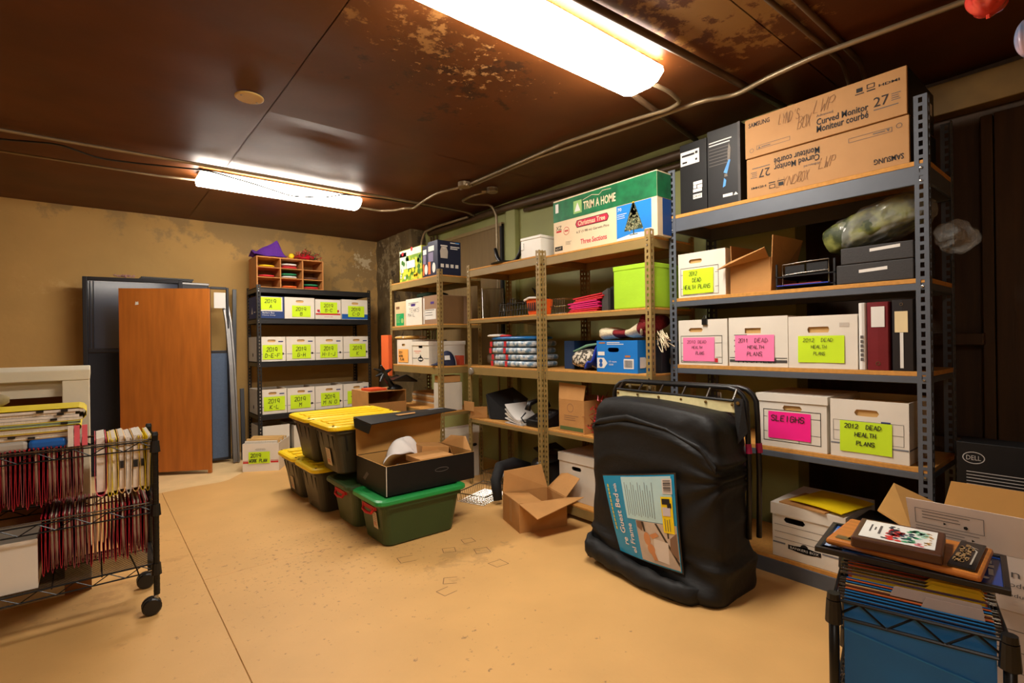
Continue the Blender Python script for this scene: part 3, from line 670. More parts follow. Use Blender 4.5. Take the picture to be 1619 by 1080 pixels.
# ------------------------------------------------------------------ storage totes
def tote(label, loc, bm, lm, H, top, bot, lidw, rib=True, handle=None, sticker=None, ground=True):
    """long side along x, short end (facing -x) at the origin; y centred"""
    t = thing('storage_tote', label, 'storage tote', loc)
    def ring(x0, x1, hw, z, r=.05, n=5):
        pts = []
        for cx, cy, a0 in ((x1-r, hw-r, 0), (x0+r, hw-r, PI/2), (x0+r, -hw+r, PI), (x1-r, -hw+r, 1.5*PI)):
            for k in range(n+1): pts.append((cx+r*math.cos(a0+PI/2*k/n), cy+r*math.sin(a0+PI/2*k/n), z))
        return pts
    (bx0, bx1, bh), (tx0, tx1, th), (lx0, lx1, lh) = bot, top, lidw
    MB().loft([ring(bx0+.01, bx1-.01, bh-.01, 0), ring(bx0, bx1, bh, .012), ring(tx0, tx1, th, H-.05)]).obj('tub', bm, t, smooth=False, bevel=.003)
    if rib:
        b = MB()
        for s in (-.72, -.32, .32, .72):
            b.hexa([(bx0-.001, bh*s-.006, .05), (bx0+.01, bh*s-.006, .05), (bx0+.01, bh*s+.006, .05), (bx0-.001, bh*s+.006, .05)],
                   [(tx0-.0005, th*s-.006, H-.075), (tx0+.01, th*s-.006, H-.075), (tx0+.01, th*s+.006, H-.075), (tx0-.0005, th*s+.006, H-.075)])
        for s in (.12, .3, .5, .7, .88):
            xb, xt = bx0+(bx1-bx0)*s, tx0+(tx1-tx0)*s
            b.hexa([(xb-.006, -bh-.001, .05), (xb+.006, -bh-.001, .05), (xb+.006, -bh+.01, .05), (xb-.006, -bh+.01, .05)],
                   [(xt-.006, -th-.0005, H-.075), (xt+.006, -th-.0005, H-.075), (xt+.006, -th+.01, H-.075), (xt-.006, -th+.01, H-.075)])
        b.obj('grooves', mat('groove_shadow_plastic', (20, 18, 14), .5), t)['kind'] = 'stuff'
    MB().loft([ring(tx0-.012, tx1+.012, th+.012, H-.058), ring(tx0-.012, tx1+.012, th+.012, H-.036)], cap=True).obj('rim', bm, t)
    MB().loft([ring(lx0, lx1, lh, H-.035, .06), ring(lx0-.004, lx1+.004, lh+.004, H-.028, .06), ring(lx0-.002, lx1+.002, lh+.002, H-.010, .06), ring(lx0+.012, lx1-.012, lh-.012, H-.002, .06),
               ring(lx0+.035, lx1-.035, lh-.035, H-.002, .05), ring(lx0+.042, lx1-.042, lh-.042, H-.010, .05)]).obj('lid', lm, t, bevel=.002)
    if rib:
        b = MB()
        for s in (-.5, .0, .5): b.box(lx0+.06, lh*s-.03, H-.0095, lx1-.06, lh*s+.03, H-.0012)
        b.obj('lid_ribs', lm, t, bevel=.003)['kind'] = 'stuff'
        for sx in (lx0+.03, lx1-.03):
            for sy in (-lh+.03, lh-.03): MB().lathe([(.008, 0), (.008, .002), (.001, .0022)], (sx, sy, H-.0018), 10).obj('lid_eyelet', INK, t)
    if handle:
        b = MB(); pts = [(tx0-.008, -.07, H-.075), (tx0-.02, -.06, H-.10), (tx0-.026, 0, H-.105), (tx0-.02, .06, H-.10), (tx0-.008, .07, H-.075)]
        b.tube(pts, .009, 8); b.box(tx0-.014, -.085, H-.085, tx0+.006, .085, H-.062); b.obj('handle', handle, t, smooth=False)
    if sticker:
        y0, z0, w_, h_ = sticker
        def P(u, v, off=.001):
            k = v/(H-.05); x = bx0+(tx0-bx0)*k; return Vector((x-off-.001, y0-u if False else -u, v))
        s = flat('paper_label', t, mat('pale_label', (214, 196, 168), .7, .06), P, [[(u, v) for u, v in rc(-y0, z0, w_, h_)]], .006)
        flat('printed_lines', s, REDP, P, lines(-y0+.01, z0+.02, w_*.7, 3, -.008, .003), .0075); flat('printed_lines', s, PRINT, P, lines(-y0+.01, z0+h_-.015, w_*.8, 5, .012, .002, seed=3), .0075)
    return t
TB = mat('black_tote_plastic', (52, 46, 30), .42, .06, 5); YL = mat('yellow_lid_plastic', (245, 208, 16), .4, .04, 8)
GB = mat('green_tote_plastic', (46, 70, 34), .4, .08, 4); GLD = mat('green_lid_plastic', (34, 140, 66), .38, .05, 8); OLV = mat('olive_tote_plastic', (70, 80, 46), .42, .06, 5)
geo = dict(H=.335, top=(.035, .655, .198), bot=(.08, .61, .165), lidw=(.0, .69, .222))
tote('black tote with yellow lid on the floor, farthest from the camera', (1.165, 4.285, 0), TB, YL, sticker=(.03, .05, .07, .1), **geo)
tote('black tote with yellow lid on the floor, second from the far end of the row', (1.165, 3.83, 0), TB, YL, **geo)
t1 = tote('yellow-lidded black tote stacked on top, the farther of the upper two', (1.165, 3.965, .3365), TB, YL, **geo)
gg = dict(H=.295, top=(.04, .575, .185), bot=(.07, .545, .152), lidw=(.0, .615, .205), rib=False, handle=REDP)
tote('olive green tote with red handle between the yellow-lidded and the green-lidded totes', (1.235, 3.375, 0), OLV, GB, **gg)
tote('yellow-lidded black tote stacked on top, the nearer of the upper two', (1.165, 3.485, .3365), TB, YL, sticker=(.01, .05, .085, .115), **geo)
tote('dark green tote with bright green lid nearest the camera, black carton on it', (1.245, 2.945, 0), GB, GLD, sticker=(-.03, .1, .06, .1), **gg)

# black monitor carton, open, on the green tote
t = thing('monitor_carton', 'open black monitor carton with its lid raised, sitting on the green tote', 'box', (1.325, 2.805, .2965))
W_, D_, H_, k = .63, .43, .175, .006
def wallpair(name, mo, mi, pts_out, d):    # outer and inner skins
    pass
b = MB(); b.box(0, 0, 0, W_, k, H_); b.box(0, D_-k, 0, W_, D_, H_); b.box(0, k, 0, k, D_-k, H_); b.box(W_-k, k, 0, W_, D_-k, H_); b.box(k, k, 0, W_-k, D_-k, k)
b.obj('carton_body', BLKC, t)
b = MB(); e = .0065; b.box(e, e, k+.0005, W_-e, e+.001, H_-.0005); b.box(e, D_-e-.001, k+.0005, W_-e, D_-e, H_-.0005); b.box(e, e, k, e+.001, D_-e, H_-.0005); b.box(W_-e-.001, e, k, W_-e, D_-e, H_-.0005)
b.box(-.0002, -.0002, H_, W_, k, H_+.001); b.box(0, k, H_, k, D_, H_+.001)
b.obj('kraft_lining', KRAFT_IN, t)
ld = MB(); lz = .415; ly = D_+.012
ld.slab([(0, D_+.001, H_+.002), (W_, D_+.001, H_+.002), (W_+.02, ly, lz+.0), (-.0, ly, lz)], (0, .004, .0012)); ld.obj('lid_panel', KRAFT_IN, t)
MB().slab([(0, D_+.0055, H_+.003), (W_, D_+.0055, H_+.003), (W_+.02, ly+.0045, lz), (0, ly+.0045, lz)], (0, .0012, .0005)).obj('lid_outside', BLKC, t)
fp = MB().slab([(-.012, ly+.005, lz+.006), (W_+.03, ly+.005, lz+.006), (W_+.075, ly-.125, lz-.004), (.035, ly-.165, lz-.028)], (0, .0008, .005))
fo = fp.obj('lid_flap', BLKC, t)
MB().slab([(.25, ly-.068, lz+.0058), (.40, ly-.062, lz+.0078), (.39, ly-.092, lz+.0038), (.26, ly-.095, lz+.0012)], (0, 0, .0008)).obj('torn_patch', KRAFT, fo)
MB().slab([(.52, ly-.012, lz+.0112), (.64, ly-.01, lz+.0112), (.655, ly-.035, lz+.0095), (.53, ly-.035, lz+.0085)], (0, 0, .0008)).obj('tape', mat('clear_tape', (150, 150, 152), .25, 0), fo)
MB().slab([(-.014, ly+.003, lz+.004), (.033, ly-.165, lz-.03), (.022, ly-.15, lz-.085), (-.02, ly-.03, lz-.055)], (.004, 0, 0)).obj('dust_flap', BLKC, t)
MB().slab([(W_-.004, .03, H_+.001), (W_-.004, D_-.02, H_+.001), (W_+.055, D_-.06, H_+.055), (W_+.04, .16, H_+.075)], (.004, 0, 0)).obj('side_flap', KRAFT, t)
flat('printed_oval', t, PRINT, F0, ring(.38, .1, .05, .003, 20, .014))
Pl = face((0, 0, 0), (0, -1, 0), (0, 0, 1)); flat('printed_mark', t, PRINT, face((0, D_, 0), (0, -1, 0), (0, 0, 1)), [[(.1, .05), (.13, .04), (.19, .09), (.16, .1)]]); flat('carton_edge_wear', t, WHITE2, F0, [rc(.0, .0, .005, H_)])
def kbox(name, label, loc, rz, w, d, h, tilt=0, m=KRAFT, cat='box'):
    o = MB().box(0, 0, 0, w, d, h).obj(name, m, loc=loc, rz=rz, bevel=.002); o.rotation_euler.x = tilt; return tag(o, label, cat)
kbox('cardboard_tray', 'flat cardboard box lying across the open black monitor carton', (1.325+.235, 2.805+.012, .2965+.145), .0, .24, .19, .035)
t = thing('cardboard_box', 'small cardboard box with a raised flap at the right in the open monitor carton', 'box', (1.325+.355, 2.805+.215, .2965+.145))
t.rotation_euler = (0, .12, -.1)
MB().box(0, 0, 0, .2, .18, .07).obj('box_body', KRAFT, t, bevel=.002)
MB().slab([(.2005, 0, .072), (.2005, .18, .072), (.235, .17, .02), (.235, .0, .0)], (.003, 0, 0)).obj('flap', KRAFT, t)
t = MB()
t.grid(lambda u, v: (.16+.28*u-.07*(1-v), .22+.1*v-.05*(1-u), .075+.16*math.sin(PI*min(1, u*.95+.05))**.7*(.45+.55*v)+.012*math.sin(u*9+v*7)), 20, 12)
tag(t.obj('packing_foam_sheet', mat('white_foam_sheet', (232, 226, 220), .7, .04, 12), smooth=True, solid=.004, loc=(1.325-.02, 2.805+.02, .2965+.05)), 'curled white foam sheet sticking up from the monitor carton', 'packing foam')
tag(MB().blob((0, 0, 0), (.045, .035, .03), 2.2, .015, 30, 3, 20, 12).obj('cable_bundle', BLK, smooth=True, loc=(1.325+.13, 2.805+.07, .2965+.13)), 'small black cable bundle in the front left of the monitor carton', 'cable')
MBx = MB().box(0, 0, 0, .22, .12, .005); tag(MBx.obj('cardboard_insert', KRAFT_IN, loc=(1.325+.02, 2.805+.015, .2965+.12)), 'flat cardboard insert under the cable bundle in the monitor carton', 'cardboard')

# cardboard box with an orange book and a black stand, behind the totes
t = thing('cardboard_box', 'open-fronted cardboard box standing behind the upper totes under the black stand', 'box', (1.90, 4.36, 0), 0)
b = MB(); b.box(0, 0, 0, .375, .006, .66); b.box(0, .37, 0, .375, .376, .76); b.box(0, .006, 0, .006, .37, .76); b.box(.369, .006, 0, .375, .37, .76); b.box(0, 0, .76, .375, .376, .766)
b.obj('box_body', KRAFT, t)
tag(MB().box(0, 0, 0, .17, .17, .022).obj('orange_book', mat('orange_cover', (214, 78, 36), .5, .06), bevel=.003, loc=(1.925, 4.38, .767), rz=.06), 'orange book lying on the cardboard box behind the totes', 'book')
t = thing('monitor_stand', 'black plastic stand with spiky arms on the cardboard box behind the totes', 'stand', (2.20, 4.44, .767))
MB().lathe([(.07, 0), (.074, .01), (.05, .03), (.02, .045)], n=16).obj('base', BLK, t)
MB().tube([(-.03, 0, .03), (-.08, 0, .10), (-.11, .01, .17)], [.03, .028, .03], 8).obj('neck', BLK, t)
b = MB()
for d in ((-.19, 0, .13), (-.2, .02, .2), (-.03, .0, .19), (-.15, -.03, .23), (-.16, -.03, .08)): b.tube([(-.1, .01, .16), d], [.025, .007], 6)
b.obj('clamp_arm', BLK, t)
MB().slab([(-.06, -.09, .08), (.07, -.10, .125), (.2, -.07, .06), (.21, .06, .05), (.07, .1, .115), (-.06, .07, .08)], (0, 0, .014)).obj('plate', BLK, t)

# ------------------------------------------------------------------ open cardboard box on the floor
aa = math.radians(-17)
t = thing('cardboard_box', 'empty open cardboard box with flaps spread, on the floor by the guest bed', 'box', (2.05, 2.455, 0), aa)
W_, D_, H_, k = .335, .285, .178, .005
b = MB(); b.box(0, 0, 0, W_, k, H_); b.box(0, D_-k, 0, W_, D_, H_); b.box(0, k, 0, k, D_-k, H_); b.box(W_-k, k, 0, W_, D_-k, H_); b.box(k, k, 0, W_-k, D_-k, k)
b.obj('box_body', KRAFT, t)
MB().slab([(0, 0, H_+.001), (W_, 0, H_+.001), (W_+.04, -.15, H_+.04), (.045, -.17, H_-.045)], (0, .001, .004)).obj('flap', KRAFT, t, label='front flap hanging outwards')
MB().slab([(0, D_-.004, H_+.001), (W_, D_-.004, H_+.001), (W_-.02, D_+.05, H_+.15), (.02, D_+.02, H_+.14)], (0, .004, .001)).obj('flap', KRAFT, t, label='back flap standing up')
MB().slab([(.0, .01, H_+.001), (.0, D_-.01, H_+.001), (.17, D_-.05, H_-.01), (.17, .02, H_-.01)], (0, 0, .004)).obj('flap', KRAFT, t, label='left flap folded inwards')
MB().slab([(W_, .01, H_+.001), (W_, D_-.01, H_+.001), (W_+.12, D_-.02, H_+.10), (W_+.12, .04, H_+.10)], (0, 0, .004)).obj('flap', KRAFT, t, label='right flap raised outwards')
flat('packing_tape', t, mat('brown_tape', (176, 124, 66), .3, .03), face((0, D_, 0), (0, -1, 0), (0, 0, 1)), [rc(.12, .03, .045, .14)])
# ------------------------------------------------------------------ floor clutter under the tan shelves
def basket(label, loc, rz, W, D, H, m, step=.025, r=.0022):
    t = thing('wire_basket', label, 'basket', loc, rz); b = MB()
    for x in [i*step for i in range(int(W/step)+1)]: b.tube([(x, 0, H), (x, .01, 0), (x, D-.01, 0), (x, D, H)], r, 4)
    for y in [i*step for i in range(1, int(D/step))]: b.tube([(0, y, H), (.01, y, 0), (W-.01, y, 0), (W, y, H)], r, 4)
    b.obj('wires', m, t)
    MB().tube([(0, 0, H), (W, 0, H), (W, D, H), (0, D, H)], r*2, 6, closed=True).obj('rim', m, t)
    return t
basket('low wire basket lying on the floor left of the open cardboard box', (2.20, 3.02, .006), .35, .36, .26, .06, CHROME)
def shoe_rack(): pass
basket('wire basket holding white plastic packs, on the floor under the middle tan shelves', (2.55, 3.2, .006), .05, .38, .34, .10, CHROME)
tag(MB().blob((0, 0, 0), (.15, .11, .05), 3, .02, 12, 6, 26, 12).obj('plastic_bag', mat('milky_plastic', (214, 208, 202), .3, .05, 12, .3, 25), smooth=True, loc=(2.74, 3.36, .105)), 'milky plastic bag of packs in the wire basket under the tan shelves', 'bag')
def bagfn(u, v):
    a = PI*u; return (-.05+.22*(1-math.cos(a))/2, .0+.09*v, .02+.25*math.sin(a)*(.7+.3*v))
t = MB().tube([(2.30, 3.0, .03), (2.32, 3.05, .16), (2.40, 3.10, .24), (2.55, 3.12, .24), (2.68, 3.08, .2)], [.035, .04, .045, .05, .035], 10)
tag(t.obj('black_strap', BLKM, smooth=True), 'thick black strap arching behind the open cardboard box', 'strap')
t = thing('black_bag', 'shiny black bag slumped behind the open cardboard box', 'bag', (2.72, 2.86, 0))
MB().blob((0, 0, .17), (.16, .12, .17), 3, .03, 9, 8, 28, 16).obj('bag_body', mat('shiny_black_bag', (22, 21, 22), .3, .1, 20), t, smooth=True)
MB().slab([(-.13, -.12, .30), (.13, -.12, .31), (.14, .1, .38), (-.10, .1, .37)], (0, 0, .012)).obj('bag_flap', BLKM, t, bevel=.004)
tag(MB().box(0, 0, 0, .12, .10, .006).obj('pink_card', mat('pink_card', (236, 130, 180), .7), loc=(2.46, 2.9, .20), rz=.2), 'pink card edge poking out beside the black bag', 'card')
file_box('lidded white file box on the bottom tan deck behind the open cardboard box', (2.545, 2.60, .1015), RZ, .33, .36, .31, WHITE2, hole=(.165, .22, .045, .014), lid=.05, fill=False)
# ------------------------------------------------------------------ grey unit: top deck
def solid_box(name, label, loc, rz, W, D, H, m, cat='box', bevel=.0025, group=None):
    t = thing(name, label, cat, loc, rz, group)
    MB().box(0, 0, 0, W, D, H).obj('box_body', m, t, bevel=bevel)
    return t
def samsung(label, yl, z, flip):
    W, D, H = .695, .44, .205
    t = thing('monitor_box', label, 'box', (GX+.012, yl, z), RZ)
    MB().box(0, 0, 0, W, D, H).obj('box_body', KRAFT_P, t, bevel=.003)
    Pr = face() if not flip else face((W, 0, H), (-1, 0, 0), (0, 0, -1))
    MB().box(W+.0002, .012, .004, W+.002, D-.004, H-.004).obj('black_end', BLKC, t)
    flat('end_label', t, WPRINT, side(W+.002), [rc(.33, .09, .07, .055)] if not flip else [rc(.09, .08, .03, .03)])
    txt('SAMSUNG', t, Pr, .02, .157, .108, .024, INK)
    txt('Advanced', t, Pr, .345, .103, .07, .012, PRINT)
    txt('Curved Monitor', t, Pr, .345, .064, .21, .031, INK)
    txt('Moniteur courbé', t, Pr, .345, .030, .21, .032, INK)
    txt('27', t, Pr, .575, .066, .056, .042, INK)
    flat('printed_lines', t, PRINT, Pr, lines(.64, .10, .035, 4, .009, .003)+[rc(.575, .052, .09, .004)])
    flat('printed_icons', t, INK, Pr, [rc(.51, .155, .024, .018), rc(.505, .145, .035, .004), rc(.55, .145, .032, .005)]+frame(.55, .157, .03, .02, .003))
    txt('HDMI', t, Pr, .595, .15, .075, .011, INK)
    flat('printed_rule', t, PRINT, Pr, frame(.06, .034, .165, .02, .0018)+[[(.068, .038), (.08, .038), (.074, .05)], rc(.085, .041, .045, .004)])
    flat('printed_ring', t, PRINT, Pr, ring(.035, .036, .011, .002, 12))
    Ph = face()
    if not flip: pen([("LYND'S", .17, .125, .10, .05), ('BOX', .26, .075, .06, .055), ('LWP', .33, .125, .09, .055)], t, Ph, PENCIL, .0025, seed=5, jit=.6, slant=.5)
    else: pen([('LYND', .15, .025, .10, .045), ('BOX', .25, .03, .05, .045), ('LWP', .345, .07, .07, .045)], t, Ph, PENCIL, .0022, seed=6, jit=.6, slant=.5)
    return t
samsung('brown curved-monitor box lying upside down on the top deck of the grey unit', 1.298, 1.931, True)
samsung('brown curved-monitor box resting on the upside-down one, topmost in the photo', 1.304, 2.142, False)
t = solid_box('display_box', 'black box with white shipping label on the grey top deck, nearest the left post', (GX+.012, 1.692, 1.931), RZ, .168, .40, .40, BLKC)
flat('shipping_label', t, WPRINT, F0, [rc(.006, .275, .118, .08)]); l_ = t.children[-1]
flat('printed_lines', l_, INK, F0, [rc(.015, .325, .08, .012), rc(.1, .328, .015, .014), rc(.018, .287, .03, .01), rc(.1, .29, .012, .012)], .0025)
flat('white_logo', t, WPRINT, F0, [rc(.085, .15, .055, .018), rc(.085, .13, .02, .018), rc(.11, .128, .03, .018), rc(.083, .108, .055, .018), rc(.083, .07, .055, .026)])
txt('DRIVE', t, F0, .087, .076, .046, .014, INK, .002)
t = solid_box('display_box', 'black product box with blue streak picture on the grey top deck, touching the monitor boxes', (GX+.012, 1.520, 1.931), RZ, .188, .40, .425, BLKC)
MB().box(.176, -.003, 0, .19, 0, .425).obj('edge_panel', mat('dark_grey_card', (52, 48, 46), .6), t)
flat('printed_lines', t, WPRINT, F0, [rc(.012, .352, .13, .006), rc(.012, .336, .12, .006)])
flat('grey_lines', t, mat('dim_print', (92, 86, 82), .7, 0), F0, [rc(.012, .315-.018*i, .12-.01*(i % 2), .004) for i in range(6)])
flat('blue_picture', t, mat('electric_blue', (70, 150, 226), .5, .2, 30), F0, [[(.095, .175), (.115, .165), (.135, .235), (.125, .24)], [(.09, .095), (.105, .1), (.11, .13), (.098, .145)]])
[flat('grey_picture', t, mat('tool_grey', (116, 104, 90), .5, .2, 30), F0, [r_]) for r_ in ([(.118, .235), (.132, .235), (.136, .30), (.127, .33), (.12, .29)], [(.1, .15), (.118, .15), (.115, .165), (.1, .165)])]
flat('white_logo', t, WPRINT, F0, [rc(.09, .04, .055, .016), [(.15, .04), (.175, .04), (.162, .056)]])
# second deck
t = file_box('white open file box marked with a lime dead health plans note, grey second deck', (GX+.012, 1.712, 1.441), RZ, .29, .40, .255, WHITE, hole=(.11, .205, .042, .012))
flat('printed_frame', t, INK, F0, frame(.015, .01, .235, .16, .0022)+[rc(.015, .13, .02, .002), rc(.23, .13, .02, .002), rc(.015, .05, .02, .002), rc(.23, .05, .02, .002)])
note(t, F0, LIME, .03, .018, .19, .14, [('2012', .22, .75, .28, .16), ('DEAD', .33, .48, .3, .16), ('HEALTH', .04, .2, .4, .16), ('PLANS', .52, .2, .4, .16)], .0022, .01, 41)
t = thing('cardboard_box', 'brown cardboard box with open bent flaps on the second grey deck', 'box', (GX+.03, 1.405, 1.441), RZ)
b = MB(); W_, D_, H_, k = .215, .36, .175, .004
b.box(0, 0, 0, W_, k, H_); b.box(0, D_-k, 0, W_, D_, H_); b.box(0, k, 0, k, D_-k, H_); b.box(W_-k, k, 0, W_, D_-k, H_); b.box(k, k, 0, W_-k, D_-k, k)
b.obj('box_body', KRAFT, t)
MB().slab([(0, 0, H_), (W_-.01, 0, H_), (W_+.004, -.075, H_+.04), (-.04, -.07, H_-.045)], (0, .002, .003)).obj('flap', KRAFT, t)
MB().slab([(.0, .01, H_), (.0, .3, H_), (-.012, .3, H_+.1), (-.008, .02, H_+.09)], (.003, 0, 0)).obj('flap', KRAFT, t)
MB().slab([(W_-.004, .0, .0), (W_-.004, .22, .0), (W_+.06, .24, H_+.1), (W_+.015, -.01, H_+.11)], (.004, 0, 0)).obj('flap', KRAFT, t)
t = thing('desk_tray', 'black two-tier desk tray with papers on the second grey deck', 'desk tray', (GX+.03, 1.165, 1.441), RZ)
b = MB(); b.box(0, 0, .062, .27, .26, .067); b.box(.0, 0, .012, .27, .26, .016)
for x in (0, .262):
    for y in (0, .252): b.box(x, y, 0, x+.008, y+.008, .13)
b.obj('tray_shelf', BLK, t)
b = MB()
for z, s in ((.07, 0), (.018, 0)):
    b.tube([(.03, .01, z), (.03, .01, z+.055), (.12, .01, z+.06), (.24, .01, z+.062), (.24, .01, z)], .003, 6)
b.obj('wire_front', CHROME, t)
MB().box(.04, .015, .068, .13, .02, .118).obj('mesh_panel', BLKM, t); MB().box(.14, .015, .068, .232, .02, .122).obj('mesh_panel', BLKM, t)
tag(MB().box(.0, -.03, 0, .235, .2, .004).obj('blue_folder', mat('blue_folder', (40, 62, 180), .6), loc=(GX+.045, 1.155, 1.4582), rz=RZ), 'blue folder sticking out of the desk tray on the grey unit', 'folder')
tag(MB().box(0, -.03, 0, .17, .16, .003).obj('red_folder', mat('dull_red_folder', (150, 52, 60), .6), loc=(GX+.05, 1.12, 1.4634), rz=RZ-.02), 'thin red folder lying on the blue one in the desk tray', 'folder')
for (y, z, W, H, l) in ((.884, 1.441, .29, .088, 'black archive case at the bottom of the pair on the second grey deck'), (.866, 1.5305, .272, .075, 'black archive case on top of another, under the green bag')):
    t = solid_box('archive_case', l, (GX+.012, y, z), RZ, W, .36, H, mat('black_pebbled', (44, 41, 40), .6, .08, 60, .1, 150), 'case', .004)
    flat('paper_label', t, WPRINT, F0, [[(W*.31, H*.52), (W*.68, H*.58), (W*.68, H*.74), (W*.31, H*.68)] if H > .08 else [(W*.42, H*.62), (W*.83, H*.70), (W*.83, H*.88), (W*.42, H*.80)]])
t = thing('packed_bag', 'clear plastic bag of camouflage-green fabric on the archive cases', 'bag', (GX+.06, .97, 1.607), RZ)
CAMO = mat('camo_fabric', (52, 62, 26), .6, 0, 14, .3, 14, rgb2=(136, 140, 70), thr=(.42, .6))
Mb = Matrix.Translation((.178, .155, .116)) @ Matrix.Rotation(-.33, 4, 'Y')
b = MB(); b.blob((0, 0, 0), (.205, .12, .072), 4.2, .013, 15, 5, 54, 24); b.v = [tuple(Mb @ Vector(p)) for p in b.v]; b.v = [(x, y, max(z, .003)) for x, y, z in b.v]
b.obj('fabric_bundle', CAMO, t, smooth=True)
CLEAR = mat('clear_plastic', (240, 240, 232), .12, 0, trans=0, alpha=.16, spec=1)
b = MB(); b.blob((.03, 0, 0), (.20, .128, .084), 3.6, .022, 16, 9, 70, 34); b.v = [tuple(Mb @ Vector(p)) for p in b.v]; b.v = [(x, y, max(z, .001)) for x, y, z in b.v]
b.obj('plastic_wrap', CLEAR, t, smooth=False)
b = MB(); b.blob((.46, .26, .03), (.075, .12, .06), 2.2, .035, 14, 12, 40, 22); b.obj('plastic_tail', CLEAR, t, smooth=False)
# third deck
def dead_box(label, y, W, H, col, rows, uv, hole, square=False, deco=None, seed=1, z=1.051, m=WHITE, lid=None, pt=.0026):
    t = file_box(label, (GX+.012, y, z), RZ, W, .40, H, m, hole=hole, square=square, lid=lid)
    if deco: deco(t, W, H)
    note(t, F0, col, *uv, rows, pt, .005, seed)
    return t
def d1(t, W, H):
    flat('printed_frame', t, INK, F0, frame(.015, .012, .255, .155, .0025)+[rc(.015, .125, .02, .002), rc(.23, .125, .04, .002), rc(.015, .045, .02, .002), rc(.23, .045, .04, .002)])
    txt('RECORDS', t, F0, .02, .02, .1, .007, INK); flat('red_mark', t, REDP, F0, [rc(.226, .018, .018, .022)])
    b_ = MB().box(.155, -.012, H-.03, .185, .016, H+.004); b_.tube([(.16, -.008, H+.004), (.165, 0, H+.022), (.175, 0, H+.022), (.18, -.008, H+.004)], .0018, 5); b_.obj('binder_clip', BLK, t)
dead_box('leftmost white box on the third grey deck, small pink 2010 note and binder clip', 1.716, .30, .258, PINK, [('2010 DEAD', .15, .75, .62, .13), ('HEALTH', .3, .53, .34, .11), ('PLANS', .42, .28, .28, .13)], (.03, .022, .195, .135), (.11, .20, .045, .012), False, d1, 51, pt=.0016)
def d2(t, W, H):
    flat('printed_frame', t, INK, F0, [rc(.03, .165, .07, .003)]+[rc(.03, .135-.03*i, .018, .006) for i in range(3)])
    flat('grey_band', t, mat('speckled_print', (70, 66, 62), .7, .3, 150), F0, [rc(.004, .044, W-.008, .004), rc(.004, .022, W-.008, .014)])
    txt('PROFILES', t, F0, .05, .020, .2, .022, INK, .002)
dead_box('middle white box on the third grey deck with larger pink 2011 note', 1.408, .305, .26, PINK, [('2011', .1, .72, .26, .15), ('DEAD', .52, .72, .34, .15), ('HEALTH', .34, .48, .42, .12), ('PLANS', .32, .2, .4, .15)], (.035, .03, .205, .135), (.13, .188, .042, .014), True, d2, 52, pt=.0021)
t = dead_box('white box with lime 2012 note beside the binders, third grey deck', 1.100, .297, .252, LIME, [('2012', .12, .78, .26, .12), ('DEAD', .52, .78, .26, .12), ('HEALTH', .3, .53, .34, .12), ('PLANS', .35, .28, .26, .12)], (.045, .028, .2, .128), (.135, .185, .048, .014), True, None, 53, pt=.0018)
flat('grey_patch', t, mat('pale_grey_print', (196, 186, 172), .8), F0, [rc(.225, .195, .04, .02)])
def binder(label, y, W, H, m, z=1.051, lab=None, D=.30):
    t = thing('ring_binder', label, 'binder', (GX+.015, y, z), RZ)
    b = MB(); b.box(0, 0, 0, .004, D, H); b.box(W-.004, 0, 0, W, D, H)
    b.loft([[(.0, .0, zz), (.004, -.006, zz), (W*.5, -.009, zz), (W-.004, -.006, zz), (W, .0, zz), (W-.004, .004, zz), (.004, .004, zz)] for zz in (0, H)])
    b.obj('cover', m, t, bevel=.001, seg=1)
    MB().box(.006, .012, .006, W-.006, D-.008, H-.012).obj('pages', PAPER, t)
    return t
t = binder('narrow white binder between the white box and the maroon binder', .798, .028, .30, WPRINT); flat('spine_print', t, PRINT, face((0, -.009, 0)), [rc(.008, .04+.02*i, .012, .014) for i in range(6)])
t = binder('maroon ring binder with white spine label on the third grey deck', .766, .083, .30, mat('maroon_vinyl', (112, 26, 34), .4, .06, 20, .05, 100)); flat('spine_label', t, WPRINT, face((0, -.0095, 0)), [rc(.018, .19, .05, .09)]); flat('finger_ring', t, CHROME, face((0, -.0095, 0)), ring(.042, .03, .009, .003, 12))
t = binder('black ring binder with tall cream spine label beside the grey right post', .674, .078, .305, mat('black_vinyl', (34, 32, 34), .35, .08, 20, .05, 100)); flat('spine_label', t, mat('cream_label', (226, 206, 158), .7), face((0, -.0095, 0)), [rc(.012, .165, .046, .09)]); flat('spine_strip', t, WPRINT, face((0, -.0095, 0)), [rc(.03, .012, .012, .152)]); flat('finger_ring', t, CHROME, face((0, -.0095, 0)), ring(.036, .285, .007, .003, 12))
# fourth deck
def d3(t, W, H): flat('printed_frame', t, INK, F0, frame(.03, .03, .27, .16, .003)+[rc(.25, .155, .05, .002), rc(.03, .15, .02, .002), rc(.03, .075, .02, .002), rc(.25, .075, .05, .002), rc(.2, .03, .002, .03)])
z4 = .648
t = dead_box('lidded white file box with magenta SLEIGHS note on the fourth grey deck', 1.258, .325, .262, MAG, [('SLEIGHS', .08, .66, .8, .2)], (.055, .045, .20, .135), (.17, .20, .046, .013), False, d3, 54, z4, WHITE, .032, .004)
def d4(t, W, H):
    flat('printed_frame', t, PRINT, F0, frame(.012, .075, .27, .095, .0015)+[rc(.012, .12, .27, .0015)]); flat('printed_stripe', t, mat('slate_print', (120, 122, 128), .7, 0), F0, [rc(.002, .058, W-.004, .007)])
    flat('printed_stripe', t, mat('slate_print', (120, 122, 128), .7, 0), side(W), [rc(.002, .058, .38, .007)]); flat('printed_tab', t, mat('navy_print', (40, 52, 110), .7, 0), F0, [rc(.2, .168, .035, .008)]); flat('printed_emblem', t, INK, side(W), [disc(.3, .075, .022)])
